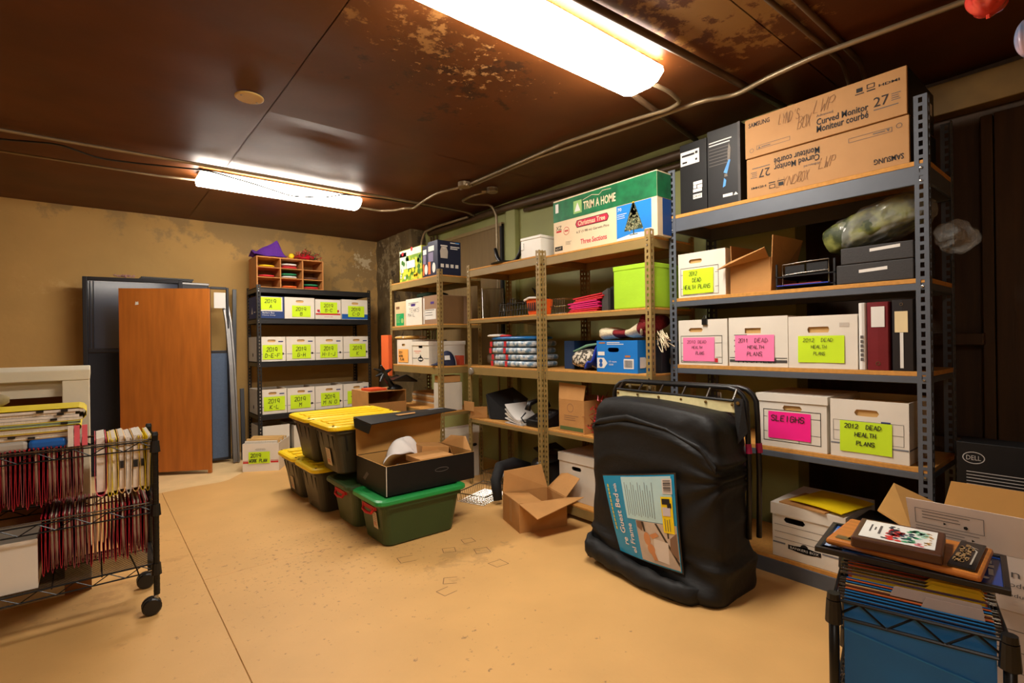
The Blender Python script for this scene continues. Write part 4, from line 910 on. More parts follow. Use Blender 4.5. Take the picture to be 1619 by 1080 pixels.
dead_box('open white file box with lime 2012 dead health plans note, fourth grey deck', .918, .30, .265, LIME, [('2012', .1, .78, .28, .13), ('DEAD', .52, .78, .3, .13), ('HEALTH', .3, .52, .42, .13), ('PLANS', .33, .24, .36, .13)], (.04, .028, .20, .14), (.145, .208, .048, .015), False, d4, 55, z4, WHITE, None, .0032)
# bottom deck
t = file_box('lidded white file box with wavy black oval logo on the bottom grey deck', (GX+.012, 1.19, .0965), RZ, .325, .40, .262, WHITE, hole=(.105, .19, .05, .014), lid=.05, fill=False)
flat('printed_lines', t, PRINT, F0, [rc(.01, .16, .31, .002), rc(.01, .125, .31, .002), rc(.01, .092, .31, .002)]); flat('printed_stripe', t, mat('slate_print', (120, 122, 128), .7, 0), F0, [rc(.002, .066, .06, .008), rc(.23, .066, .09, .008)])
flat('oval_logo', t, INK, F0, [rc(.075, .05, .15, .022), disc(.15, .072, .018), disc(.15, .06, .07, 24, .016)]); txt('BANKERS BOX', t, F0, .085, .055, .13, .012, WPRINT, .002)
yf = MB(); yf.grid(lambda u, v: (.0+.26*u-.02*v, .02+.3*v, .006*math.sin(u*3)+.004*(1-v)), 8, 8)
tag(MB().box(0, 0, 0, .22, .25, .006).obj('brown_folder', KRAFT, loc=(GX+.02, 1.16, .3655), rz=RZ-.12), 'brown folder under the yellow one on the bottom file box', 'folder')
tag(yf.obj('yellow_folder', mat('yellow_folder', (240, 206, 0), .6, .04), loc=(GX+.035, 1.13, .3765), rz=RZ-.22, solid=.004), 'bright yellow folder lying on the bottom grey-shelf file box', 'folder')
t = solid_box('drawer_box', 'flat black device with rounded edges beside the yellow folder', (GX+.008, .853, .3), RZ, .255, .30, .045, BLK, 'device', .01)
MB().box(.02, .03, -.2035, .23, .28, -.0005).obj('base', BLKM, t)
# ------------------------------------------------------------------ tan unit A (next to the grey one)
t = thing('christmas_tree_box', 'long green and cream artificial tree box on top of the tan unit', 'box', (AX+.042, 2.60, 1.801), RZ)
W_, D_, H_ = .855, .138, .378
CREAM = mat('cream_card', (226, 204, 168), .65, .04, 8); FGREEN = mat('pine_green_print', (14, 104, 60), .5, .35, 14); SKYB = mat('sky_blue_print', (24, 120, 200), .5, .15, 3)
MB().box(0, 0, 0, W_, D_, H_).obj('box_body', CREAM, t, bevel=.002)
flat('green_band', t, FGREEN, F0, [[(.0, H_*.60), (W_, H_*.60), (W_, H_*.985), (0, H_*.97)]]); flat('green_band', t, FGREEN, side(W_), [rc(0, H_*.6, D_, H_*.38)])
flat('picture_panel', t, SKYB, F0, [rc(W_*.655, .01, W_*.30, H_*.59-.01)], .0014); flat('picture_panel', t, mat('deep_blue_print', (24, 70, 140), .5, .2, 3), side(W_), [rc(.05, .01, D_-.05, H_*.59-.01)], .0014)
flat('snow_band', t, WPRINT, F0, [[(W_*.655, .01), (W_*.955, .01), (W_*.955, .035), (W_*.8, .04), (W_*.655, .022)]], .0018)
tr = []; q = random.Random(8)
for i in range(260):
    v = q.random()**.7; x = (q.random()-.5)*(1-v)*.135; s = .006+.004*q.random(); a = q.random()*6; cx_, cz_ = W_*.805+x, .058+v*.16
    tr.append([(cx_+s*math.cos(a+k*2.1), cz_+s*math.sin(a+k*2.1)) for k in range(3)])
flat('tree_shape', t, mat('dark_spruce_print', (44, 60, 40), .6), F0, [[(W_*.805-.07, .06), (W_*.805+.07, .06), (W_*.805+.012, .215), (W_*.805-.012, .215)], rc(W_*.805-.004, .03, .008, .03), rc(W_*.805-.03, .03, .06, .005)], .0022)
flat('tree_needles', t, mat('pale_spruce_print', (150, 150, 112), .6), F0, tr, .0026); flat('tree_star', t, mat('gold_print', (232, 176, 60), .5), F0, [disc(W_*.805, .222, .009)], .0026)
flat('emblem', t, mat('pale_green_print', (150, 190, 110), .6), F0, [rc(.195, .252, .075, .085)], .0016); flat('emblem_tree', t, WPRINT, F0, [[(.205, .265), (.258, .265), (.232, .325)]], .002)
txt('TRIM A HOME', t, F0, .285, .262, .27, .055, CREAM, .002)
flat('ridge_line', t, CREAM, F0, [[(.28, .328), (.36, .345), (.36, .348), (.28, .331)], [(.36, .345), (.42, .332), (.42, .335), (.36, .348)], [(.42, .332), (.45, .352), (.45, .355), (.42, .335)], [(.45, .352), (.52, .348), (.52, .350), (.45, .355)]], .002)
flat('red_plaque', t, INK, F0, [[(.225, .155), (.485, .155), (.5, .18), (.485, .205), (.225, .205), (.21, .18)]], .0016); flat('red_plaque', t, mat('crimson_print', (196, 36, 66), .5), F0, [[(.228, .159), (.482, .159), (.495, .18), (.482, .201), (.228, .201), (.215, .18)]], .0022)
txt('Christmas Tree', t, F0, .235, .165, .235, .032, CREAM, .0028); txt("6.5' (1.98 m) Garwin Pine", t, F0, .22, .112, .28, .022, INK); txt('Three Sections', t, F0, .255, .04, .225, .034, mat('crimson_print', (196, 36, 66)))
txt('XZ', t, F0, .025, .168, .055, .028, INK); flat('red_print', t, REDP, F0, [rc(.028, .152, .05, .012)]); flat('red_seal', t, mat('rust_print', (200, 90, 80), .6), F0, ring(.125, .152, .028, .004)+[rc(.108, .147, .034, .012)])
flat('printed_tab', t, INK, F0, [rc(.012, .025, .075, .03)]); txt('6.5 FT', t, F0, .022, .032, .052, .014, CREAM, .002); flat('printed_lines', t, PRINT, F0, lines(.115, .075, .06, 3, .009, .002)); flat('white_sticker', t, WPRINT, F0, [rc(.022, .29, .03, .062)], .002)
flat('barcode', t, WPRINT, F0, [rc(W_*.9, .012, .045, .04)], .002); flat('barcode_bars', t, REDP, F0, bars(W_*.905, .018, .035, .026, 10), .0024)
txt('70', t, F0, W_*.665, .19, .03, .02, WPRINT, .002); flat('printed_lines', t, WPRINT, F0, lines(W_*.662, .168, .075, 3, .012, .003), .002)
# second deck
t = thing('fabric_bin', 'lime green fabric storage bin on the second tan deck', 'storage bin', (AX+.02, 2.055, 1.387), RZ)
LIMEF = mat('lime_fabric', (160, 206, 34), .8, .05, 8, .1, 40)
MB().box(0, 0, 0, .28, .40, .262).obj('bin_body', LIMEF, t, bevel=.008)
MB().box(-.002, -.003, .235, .282, .403, .2635).obj('hem', LIMEF, t, bevel=.004)
t = thing('wire_rack', 'chrome wire rack on the second tan deck left of the pink folders', 'rack', (AX+.04, 2.645, 1.387), RZ)
b = MB()
for i in range(9): b.tube([(.01+i*.0165, 0, .004), (.01+i*.0165, 0, .11), (.01+i*.0165, .2, .11), (.01+i*.0165, .2, .004)], .0022, 5)
for z in (.004, .055): b.tube([(.0, 0, z), (.155, 0, z), (.155, .2, z), (0, .2, z)], .0028, 5, closed=True)
b.obj('wires', CHROME, t)
PKF = mat('pink_folder', (214, 24, 110), .6, .1, 20); RDF = mat('red_folder_card', (206, 34, 46), .6, .1, 20)
for k in range(9):
    z = 1.388+k*.011; m_ = RDF if k in (0, 1, 6, 7, 8) else PKF; x0 = .004*((k*7) % 5)+(.02 if k > 5 else 0)
    MBf = MB().hexa([(x0, 0, 0), (.26+x0*.5, 0, .004+.018*(k/8)), (.26, .23, .004+.018*(k/8)), (x0, .23, 0)], [(x0, 0, .008), (.26+x0*.5, 0, .0115+.018*(k/8)), (.26, .23, .0115+.018*(k/8)), (x0, .23, .008)])
    tag(MBf.obj('file_folder', m_, loc=(AX+.045, 2.475-x0, z), rz=RZ), '%s folder in the slanted stack on the second tan deck' % ('red' if m_ is RDF else 'pink'), 'folder', 'red folders in the slanted stack' if m_ is RDF else 'pink folders in the slanted stack')
t = thing('magazine_file', 'black and clear magazine file leaning at the end of the pink folders', 'magazine file', (AX+.06, 2.185, 1.387), RZ)
MB().slab([(0, 0, 0), (.05, 0, 0), (.05, 0, .145), (.0, 0, .12)], (0, .2, 0)).obj('case', mat('grey_acrylic', (70, 68, 66), .3), t, bevel=.002)
MB().slab([(.055, .02, 0), (.10, .02, 0), (.10, .02, .16), (.055, .02, .15)], (0, .2, 0)).obj('case', BLK, t, bevel=.002)
# third deck
t = thing('paper_carton', 'bright blue paper carton with hand hole on the third tan deck', 'box', (AX+.02, 2.198, .999), RZ)
BLUEC = mat('bright_blue_card', (10, 116, 200), .5, .06, 6)
b = MB(); wall_hole(b, .318, .198, .004, .135, .14, .045, .014); b.box(0, .004, 0, .004, .38, .198); b.box(.314, .004, 0, .318, .38, .198); b.box(0, .38, 0, .318, .384, .198); b.box(.004, .004, .194, .314, .38, .198); b.box(.004, .004, 0, .314, .38, .004)
b.obj('box_body', BLUEC, t); flat('white_arrow', t, WPRINT, F0, [[(.004, .025), (.06, .025), (.088, .057), (.06, .09), (.004, .09)]]); flat('arrow_dots', t, BLUEP, F0, [disc(.035, .07, .014), disc(.035, .045, .014)], .002)
flat('barcode', t, WPRINT, F0, [rc(.215, .025, .075, .06)]); flat('barcode_bars', t, INK, F0, bars(.222, .032, .06, .045, 14), .002); txt('10 ream', t, F0, .1, .062, .06, .012, WPRINT); txt('case', t, F0, .1, .044, .035, .01, WPRINT)
flat('printed_tab', t, mat('copper_print', (176, 110, 60), .5), F0, [rc(.02, .18, .05, .008), rc(.225, .095, .04, .012)]); flat('white_tab', t, WPRINT, F0, [rc(.01, .105, .055, .024)]); flat('printed_lines', t, WPRINT, F0, [rc(.085, .183, .1, .005), rc(.085, .173, .13, .004)])
flat('white_arrow', t, WPRINT, side(.318), [[(.02, .03), (.07, .03), (.1, .06), (.07, .095), (.02, .095)]])
# striped blanket: rolled bands
t = thing('striped_blanket', 'maroon and cream striped knitted blanket lying on the blue paper carton', 'blanket', (AX+.05, 2.215, 1.2), RZ)
MARO = mat('maroon_knit', (126, 26, 32), .95, .15, 60, .5, 120); CRK = mat('cream_knit', (226, 212, 178), .95, .08, 60, .5, 120)
xs = [0, .05, .16, .255, .345, .44]; cols = [MARO, CRK, MARO, CRK, MARO]
for (x0, x1), m_ in zip(zip(xs, xs[1:]), cols):
    rings = []
    for i in range(7):
        x = x0+(x1-x0)*i/6; r_ = []
        rise = .0 if x < .28 else .09*(x-.28)/.16
        for k in range(24):
            a = 2*PI*k/24; d = 1+.10*noise.noise(Vector((x*14, math.cos(a)*2, math.sin(a)*2)))
            end = min(1, math.sqrt(max(0.02, x/.05))) if x < .05 else 1
            y_, z_ = .10*math.cos(a)*d*end, (.036+.012*math.sin(x*22)+.3*rise*.4)*math.sin(a)*d*end
            z_ += .008*math.cos(2*a)*(1 if a < PI else 0)
            r_.append((x-.03, .09+y_, max(.002, .042+rise*.75+z_)))
        rings.append(r_)
    MB().loft(rings).obj('knitted_band', m_, t, smooth=True)
MB().tube([(.31, .05, .11), (.35, .02, .125), (.39, .02, .10), (.395, .03, .06), (.36, .02, .04)], [.02, .03, .03, .028, .02], 10).obj('folded_corner', MARO, t, smooth=True)
MB().tube([(.335, .01, .03), (.345, -.0, .07), (.37, -.0, .10)], [.008, .012, .008], 8).obj('folded_edge', CRK, t, smooth=True)
b = MB(); q = random.Random(9)
for i in range(46):
    p = Vector((.42+.05*q.random(), .03+.06*q.random(), .06-.09*q.random())); b.tube([p, p+Vector((.015+.02*q.random(), q.uniform(-.02, .02), -.02-.04*q.random()))], .0028, 4)
b.obj('fringe', CRK, t)
tag(MB().blob((0, 0, .075), (.15, .14, .072), 2.4, .02, 10, 4, 30, 16, flat=-.0745).obj('patterned_cushion', mat('damask_fabric', (70, 64, 54), .85, 0, 44, .2, 60, rgb2=(206, 196, 176), thr=(.48, .54)), smooth=True, loc=(AX+.20, 2.385, .9985)), 'black and white patterned cushion left of the blue carton', 'cushion')
tag(MB().tube([(0, 0, .0), (.10, .03, .04), (.24, .06, .06)], [.006, .01, .006], 6).obj('green_ribbon', mat('mint_ribbon', (120, 170, 140), .7), smooth=True, loc=(AX+.09, 2.47, 1.125), rz=RZ), 'mint green cord draped over the patterned cushion', 'cord')
def bl(u, v): return (.0+.12*u, .02+.2*v, max(.003, .15*u*(1-.3*v)+.02*math.sin(u*9+v*4)))
tag(MB().grid(bl, 14, 10).obj('blue_cloth', mat('royal_blue_cloth', (18, 52, 168), .8, .15, 30), smooth=True, solid=.01, loc=(AX+.02, 2.325, 1.007), rz=RZ), 'royal blue cloth squeezed between the cushion and the blue carton', 'fabric')
t = solid_box('dark_box', 'dark navy box at the back of the third tan deck, beside the blue carton', (AX+.12, 1.872, .999), RZ, .09, .30, .19, mat('dark_navy_card', (20, 24, 36), .6, .1)); flat('gold_seal', t, mat('gold_seal', (190, 150, 80), .5), side(.09), [disc(.1, .07, .025)])
solid_box('dark_box', 'dark blue-topped box deep at the left end of the third tan deck', (AX+.16, 2.63, .999), RZ, .10, .26, .2, mat('dark_blue_card', (16, 50, 90), .6, .1))
# fourth deck and floor
t = thing('cardboard_box', 'brown cardboard box with tall open flap on the fourth tan deck', 'box', (AX+.02, 2.55, .579), RZ)
b = MB(); W_, D_, H_, k = .235, .36, .22, .004
b.box(0, 0, 0, W_, k, H_); b.box(0, D_-k, 0, W_, D_, H_); b.box(0, k, 0, k, D_-k, H_); b.box(W_-k, k, 0, W_, D_-k, H_); b.box(k, k, 0, W_-k, D_-k, k); b.obj('box_body', KRAFT, t)
MB().slab([(0, -.001, H_), (W_-.004, -.001, H_), (W_-.012, .03, H_+.10), (-.025, .03, H_+.11)], (0, .004, 0)).obj('flap', KRAFT, t)
flat('green_band', t, mat('dull_green_print', (84, 100, 50), .7), F0, [rc(.01, .012, W_-.02, .025)]); flat('faint_print', t, PENCIL, F0, ring(.11, .165, .03, .004, 16)+lines(.05, .11, .14, 3, .014, .004))
tinsel('tinsel_garland', 'red tinsel heap on the fourth tan deck beside the brown box', (AX+.09, 2.205, .581), (.085, .09, .15), TINR, mat('dark_tinsel', (90, 14, 20), .4, .2, 40), 900, 15)

# ------------------------------------------------------------------ tan unit B
t = thing('white_carton', 'white carton tied with clear tape on the top middle tan deck', 'box', (BX+.05, 2.945, 1.813), RZ+.05)
MB().box(0, 0, 0, .21, .30, .14).obj('box_body', mat('glossy_white_card', (230, 226, 214), .3, .03, 6), t, bevel=.003); MB().box(-.003, -.003, .141, .213, .303, .162).obj('lid', mat('glossy_white_card', (230, 226, 214)), t, bevel=.004)
b = MB(); b.tube([(-.004, .02, .11), (-.03, .03, .15), (-.05, .05, .17)], .004, 6); b.tube([(0, -.002, .07), (.035, -.004, .07), (.035, -.004, .12)], .002, 5); b.obj('clip', CHROME, t)
t = thing('curved_bracket', 'black U-shaped bracket standing on the top middle tan deck', 'bracket', (BX+.12, 3.18, 1.813), RZ)
MB().lathe([(.14, 0), (.145, .008), (.12, .018), (.02, .02)], n=22).obj('base', BLK, t)
for s in (-1, 1): MB().tube([(s*.05, 0, .015), (s*.10, 0, .03), (s*.145, 0, .08), (s*.175, 0, .155 if s < 0 else .17)], [.014, .016, .016, .014], 8).obj('arm', BLK, t, smooth=True)
# second deck
t = thing('acrylic_holder', 'clear acrylic sign holder leaning on the second middle deck', 'sign holder', (BX+.07, 3.47, 1.394), RZ)
ACR = mat('clear_acrylic', (200, 204, 200), .08, 0, trans=1, alpha=.35, spec=.8)
MB().slab([(.0, 0, .002), (.16, .10, .002), (.11, .13, .25), (-.05, .03, .26)], (.004, -.005, 0)).obj('pane', ACR, t)
b = MB(); b.tube([(.0, 0, .004), (.16, .10, .004), (.11, .13, .25), (-.05, .03, .26)], .004, 5, closed=True); b.obj('edge', CHROME, t)
t = thing('wire_basket', 'tangle of black wire baskets on the second middle deck', 'basket', (BX+.10, 3.29, 1.394), RZ)
b = MB(); q = random.Random(12)
for i in range(12): b.tube([(.0+.033*i, 0, .004), (.0+.031*i, .02, .12-.03*math.sin(i)), (.02+.031*i, .2, .11)], .003, 5)
for z in (.004, .05, .1): b.tube([(0, 0, z), (.44, .0, z*1.1), (.42, .22, z)], .003, 5)
b.tube([(.30, .1, .22), (.45, .12, .13), (.5, .12, .10)], .006, 5); b.tube([(.30, .1, .22), (.36, .1, .14), (.44, .1, .12)], .005, 5)
b.obj('wires', WIRE, t); MB().slab([(.30, .1, .21), (.47, .12, .13), (.36, .1, .13)], (0, .004, 0)).obj('mesh_fin', BLKM, t)
t = thing('orange_basket', 'orange plastic basket with white handle loops on the second middle deck', 'basket', (BX+.05, 2.87, 1.394), RZ)
ORP = mat('orange_plastic', (236, 92, 24), .45, .06, 8)
b = MB()
def ob(z, e): return [(-.0-e, -.0-e, z), (.13+e, -e, z), (.13+e, .11+e, z), (-e, .11+e, z)]
b.loft([ob(0, 0), ob(.115, .012)], cap=True).obj('basket_body', ORP, t, bevel=.006)
b = MB()
for i in range(6): b.box(.008+i*.022, -.012, .03, .018+i*.022, -.004, .09)
b.obj('basket_slots', INK, t); MB().tube([(-.03, -.012, .11), (.04, -.025, .125), (.12, -.025, .12), (.17, -.01, .115)], .008, 7).obj('handle', WPRINT, t)
# third deck: shrink-wrapped packs of towels
for k in range(4):
    t = thing('paper_towel_pack', '%s blue-grey plastic pack of towels in the stack on the third middle deck' % ['lowest', 'second lowest', 'second highest', 'topmost'][k], 'towel pack', (BX+.03+.008*(k % 2), 3.33-.01*(k % 2)+.01*k, 1.0015+k*.0515), RZ)
    MB().blob((.26, .15, .0255), (.262, .15, .0245), 6, .004, 14, k, 40, 10, flat=-.0255).obj('pack', mat('blue_grey_wrap', (96, 132, 160), .3, .3, 30, rgb2=(206, 212, 214), thr=(.4, .6)), t, smooth=True)
    for x in (.02, .20): MB().box(x, -.0035, .004, x+.025, .002, .046).obj('red_stripe', REDP, t)
t = thing('blue_bag', 'flat blue plastic bag lying on the stacked towel packs', 'bag', (BX+.03, 3.37, 1.2085), RZ)
MB().blob((.27, .14, .016), (.28, .14, .016), 4, .008, 16, 3, 34, 8).obj('bag', mat('blue_bag_plastic', (24, 108, 176), .3, .15, 14), t, smooth=True)
MB().blob((.08, .05, .04), (.09, .06, .012), 3, .008, 20, 5, 20, 8).obj('silver_wrap', WPRINT, t, smooth=True); MB().blob((.2, .04, .036), (.06, .03, .01), 3, .006, 20, 8, 18, 8).obj('red_wrap', REDP, t, smooth=True)
t = thing('acrylic_tray', 'clear acrylic tray on top of the towel packs', 'tray', (BX+.12, 3.16, 1.262), RZ)
b = MB(); b.box(0, 0, 0, .2, .15, .003); b.box(0, 0, .003, .003, .15, .09); b.box(.197, 0, .003, .2, .15, .07); b.box(.003, .147, .003, .197, .15, .09); b.slab([(0, 0, .09), (.2, 0, .07), (.40, .05, .035), (.24, .15, .09)], (0, 0, .003)); b.obj('tray', ACR, t)
tag(MB().blob((0, 0, .05), (.07, .09, .05), 3, .01, 16, 5, 20, 12).obj('grey_bundle', mat('grey_wrap', (120, 112, 98), .5, .2, 20), smooth=True, loc=(BX+.2, 3.45, 1.004)), 'grey wrapped bundle left of the towel packs', 'bundle')
t = thing('round_cap', 'round metal cap on the front beam by the middle unit left post', 'cap', (BX-.001, 3.545, .955), RZ)
MB().lathe([(.03, 0), (.03, -.012), (.024, -.016), (.002, -.016)], n=16, axis='y').obj('disc', mat('dull_zinc', (150, 146, 138), .5, .2, 40, metal=.5), t)
# fourth deck
t = thing('black_folio', 'big black folio standing open and slanted on the fourth middle deck', 'folio', (BX+.05, 3.5, .564), RZ)
MB().slab([(.10, .02, .002), (.24, .22, .002), (.12, .30, .22), (-.0, .06, .19)], (.012, -.01, .004)).obj('cover', BLKM, t, bevel=.003); MB().slab([(.12, .02, .002), (.34, .10, .002), (.36, .22, .17), (.14, .24, .25), (.03, .05, .20)], (.01, -.006, 0)).obj('cover', BLKC, t, bevel=.002)
for k in range(5):
    b = MB(); n_ = 8; L_ = .20-.01*k; ring_ = []
    for a_ in range(n_+1):
        u = a_/n_; zz = .0085*k+(.004+.026*k)*(1-u)**1.6
        ring_.append([(u*L_, .0, zz), (u*L_, .22, zz), (u*L_, .22, zz+.0065), (u*L_, .0, zz+.0065)])
    o = b.loft(ring_).obj('printed_catalog', [mat('pale_pages', (206, 200, 192), .6, .25, 40), WPRINT, PAPER][k % 3], loc=(BX+.02, 3.13, .5642), rz=RZ)
    tag(o, 'white catalog in the slumped fan beside the black folio', 'catalog', 'catalogs fanned beside the folio')
t = thing('desk_phone', 'black desk telephone at the right end of the fourth middle deck', 'telephone', (BX+.05, 2.915, .564), RZ)
MB().hexa([(0, 0, 0), (.2, 0, 0), (.2, .2, 0), (0, .2, 0)], [(0, 0, .05), (.2, 0, .05), (.2, .2, .12), (0, .2, .12)]).obj('base', BLK, t, bevel=.006)
MB().tube([(.02, .0, .12), (.02, .02, .17), (.03, .1, .19), (.03, .18, .17), (.03, .2, .13)], [.024, .022, .016, .022, .024], 10).obj('handset', BLK, t, smooth=True)
b = MB()
for i in range(4):
    for j in range(3): b.box(.09+.03*j, .02+.035*i, .06+.0123*i, .11+.03*j, .04+.035*i, .074+.0123*i)
b.obj('keypad', mat('dark_grey_keys', (70, 70, 72), .5), t); MB().tube([(.0, .0, .10), (-.03, -.02, .06), (.02, -.03, .03), (.06, -.035, .04)], .006, 6).obj('cord', BLK, t, smooth=True)
t = thing('cardboard_sleeve', 'small brown cardboard sleeve at the middle unit left post', 'cardboard', (BX-.014, 3.62, .0), RZ)
MB().box(-.01, -.012, .625, .135, -.008, .702).obj('panel', KRAFT, t); MB().slab([(.07, -.007, .566), (.17, .1, .566), (.17, .1, .66), (.09, -.007, .66)], (.003, -.003, 0)).obj('panel', KRAFT, t)

# ------------------------------------------------------------------ tan unit C (far corner)
t = solid_box('picture_box', 'box printed with flowers and lemons on top of the far tan unit', (CX_+.03, 4.545, 1.784), RZ, .435, .12, .305, mat('foliage_print', (200, 200, 60), .5, 0, 16, rgb2=(110, 150, 40), thr=(.45, .55)))
flat('sky_panel', t, mat('pale_print', (206, 214, 190), .5, .2, 10), F0, [rc(.005, .24, .42, .06), rc(.01, .12, .13, .16)], .0014); q = random.Random(2)
flat('leaf_print', t, mat('leaf_print', (60, 110, 40), .5), F0, [disc(.03+.38*q.random(), .02+.2*q.random(), .015+.012*q.random(), 7) for _ in range(26)], .0018)
flat('lemon_print', t, mat('lemon_print', (246, 206, 30), .5), F0, [disc(.17+.2*q.random(), .03+.07*q.random(), .02, 10) for _ in range(9)], .0024); flat('white_print', t, WPRINT, F0, [disc(.03+.1*q.random(), .02+.12*q.random(), .016, 8) for _ in range(8)]+[rc(.15, .12, .16, .07)], .0026); flat('red_flower', t, REDP, F0, [disc(.07, .27, .02, 9), disc(.25, .295, .02, 9)], .003)
NAVY = mat('navy_box_card', (22, 28, 58), .45, .08, 8)
def appliance(label, loc, W, D, H):
    t = solid_box('appliance_box', label, loc, RZ, W, D, H, NAVY)
    flat('white_panel', t, WPRINT, F0, [rc(.01, H*.72, W*.6, .045)]); flat('pale_panel', t, mat('dusk_print', (120, 110, 140), .5), F0, [rc(.01, H*.42, W*.5, .08)]); flat('orange_panel', t, mat('orange_print', (220, 110, 50), .5), F0, [rc(.005, .02, W*.25, H*.36)]); flat('white_oval', t, WPRINT, F0, [disc(W*.62, .07, .028, 16, .045)], .0016)
    return t
t = appliance('navy appliance box with a white canister picture on its end, top of far unit', (CX_+.02, 3.985, 1.784), .165, .24, .305)
S_ = side(.165); flat('canister_picture', t, mat('canister_print', (200, 192, 180), .5), S_, [[(.03, .15), (.10, .15), (.105, .21), (.09, .25), (.04, .25), (.025, .21)]]); flat('canister_lid', t, WPRINT, S_, [rc(.03, .252, .07, .012), rc(.05, .235, .03, .008)], .002); flat('white_lettering', t, WPRINT, S_, lines(.13, .25, .1, 2, .016, .009)+[rc(.13, .285, .09, .008)]); flat('icon_row', t, WPRINT, S_, [rc(.03+.05*i, .07, .032, .03) for i in range(4)]); flat('blue_mark', t, SKYB, S_, [rc(.18, .288, .045, .01)], .002)
t = appliance('narrow navy box between the flower box and the canister box', (CX_+.03, 4.095, 1.784), .10, .23, .285)
# second deck
t = file_box('cream carton with green label at the far left of the far unit', (CX_+.015, 4.63, 1.364), RZ, .235, .36, .235, mat('cream_carton', (206, 184, 140), .7), fill=False); flat('green_label', t, mat('emerald_label', (20, 160, 90), .6), F0, [rc(.03, .005, .16, .115)]); flat('label_print', t, mat('pale_green_print', (150, 190, 110), .6), F0, lines(.04, .1, .08, 6, .013, .004)+[disc(.155, .05, .024)], .002); flat('print_mark', t, mat('brown_print', (130, 90, 60), .7), F0, [rc(.03, .165, .07, .025)])
t = file_box('white box with purple patch and handwriting on the second deck of the far unit', (CX_+.01, 4.388, 1.364), RZ, .30, .36, .245, WHITE, fill=False); flat('purple_label', t, mat('purple_print', (76, 50, 130), .6), F0, [rc(.1, .175, .08, .024)]); pen([('TEHKS', .06, .12, .2, .035), ('MAIL', .04, .08, .14, .03)], t, F0, PRINT, .003, seed=8); flat('printed_lines', t, PRINT, F0, lines(.05, .205, .2, 2, .014, .004))
t = file_box('brown and white file box by the front post of the far unit', (CX_+.012, 4.065, 1.364), RZ, .245, .36, .25, mat('pinkish_brown_card', (150, 118, 90), .7), fill=False); flat('white_panel', t, WPRINT, F0, [rc(.03, .04, .19, .09), rc(.004, .004, .02, .23)]); flat('printed_lines', t, PRINT, F0, lines(.04, .12, .16, 3, .022, .005), .002); flat('purple_label', t, mat('purple_print', (76, 50, 130)), F0, [rc(.13, .175, .06, .02)])
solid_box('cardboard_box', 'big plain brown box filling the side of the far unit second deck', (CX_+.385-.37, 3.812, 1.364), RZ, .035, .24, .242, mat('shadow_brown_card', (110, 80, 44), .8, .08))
tag(MB().blob((0, 0, .03), (.13, .15, .03), 3, .012, 12, 4, 26, 10).obj('dark_cloth', mat('dark_green_cloth', (24, 48, 26), .9, .2, 30), smooth=True, loc=(CX_+.2, 4.22, 1.612)), 'dark green cloth on the boxes of the far unit second deck', 'fabric')
# third deck
t = file_box('white file box with orange note on the third deck of the far unit', (CX_+.012, 4.585, .996), RZ, .30, .38, .235, WHITE, hole=(.13, .185, .035, .012), fill=True); note(t, F0, ORNOTE, .03, .02, .2, .125, [('2018', .1, .68, .5, .15), ('WORK', .1, .4, .4, .15), ('PLAN', .2, .15, .4, .15)], .004, 0, 61)
t = file_box('white lidded file box with black crest on the third deck of the far unit', (CX_+.012, 4.275, .996), RZ, .30, .38, .21, WHITE, hole=(.15, .168, .035, .013), square=True, fill=False, lid=.03); flat('black_crest', t, INK, F0, [disc(.15, .055, .05, 20, .022), [(.13, .07), (.17, .07), (.15, .1)]]); flat('white_crest', t, WPRINT, F0, [rc(.115, .048, .07, .012)], .002); flat('red_print', t, mat('faint_red', (226, 130, 110), .7), F0, [rc(.03, .125, .13, .006), rc(.05, .11, .08, .004)]); flat('printed_stripe', t, mat('slate_print', (120, 122, 128)), F0, [rc(.002, .06, .09, .005), rc(.21, .06, .088, .005)])
tag(MB().box(0, 0, 0, .16, .04, .40).obj('orange_folio', mat('orange_card', (232, 104, 48), .6, .05), bevel=.002, loc=(CX_-.05, 4.81, .88), rz=RZ), 'tall orange folio hung outside the left post of the far unit', 'folio')
t = MB()
for k, y in enumerate((4.46, 4.30)): t.blob((0, -y+4.46, .018), (.12, .085, .018), 2.6, .006, 20, k, 24, 8)
tag(t.obj('work_glove', mat('tan_glove', (210, 166, 84), .8, .25, 16, rgb2=(232, 220, 190), thr=(.5, .56)), smooth=True, loc=(CX_+.12, 4.43, 1.234)), 'tan and cream work gloves lying on the white boxes of the far unit', 'gloves')
t = thing('baseball_cap', 'navy and white baseball cap at the near end of the far unit third deck', 'cap', (2.43, 3.885, .996), 0)
b = MB(); CAPN = mat('navy_cap', (22, 30, 60), .8, .1, 30)
def dome(u, v):
    a = 2*PI*u; p = v*PI/2; return (.075*math.cos(a)*math.cos(p), .075*math.sin(a)*math.cos(p), .13*math.sin(p)**.9)
b.grid(dome, 24, 8).obj('crown', CAPN, t, smooth=True)
MB().grid(lambda u, v: (-.06-.10*v*math.sin(PI*u)**.5, -.06+.12*u, .03-.022*v), 12, 6).obj('brim', CAPN, t, smooth=True, solid=.004)
MB().grid(lambda u, v: (.078*math.cos(-.9+1.0*u)*math.cos(v*1.2)+.001, .078*math.sin(-1.1+1.0*u)*math.cos(v*1.2), .132*math.sin(v*1.2)), 8, 8).obj('white_panel', WPRINT, t, smooth=True)
MB().slab([(-.062, -.064, .05), (-.02, -.082, .052), (-.02, -.072, .09), (-.058, -.056, .088)], (.002, -.002, 0)).obj('badge', WPRINT, t)
tag(MB().box(0, 0, 0, .05, .08, .085).obj('red_carton', mat('rust_red', (190, 70, 40), .6), bevel=.002, loc=(2.535, 3.84, .996)), 'small rust-red carton behind the baseball cap', 'box')
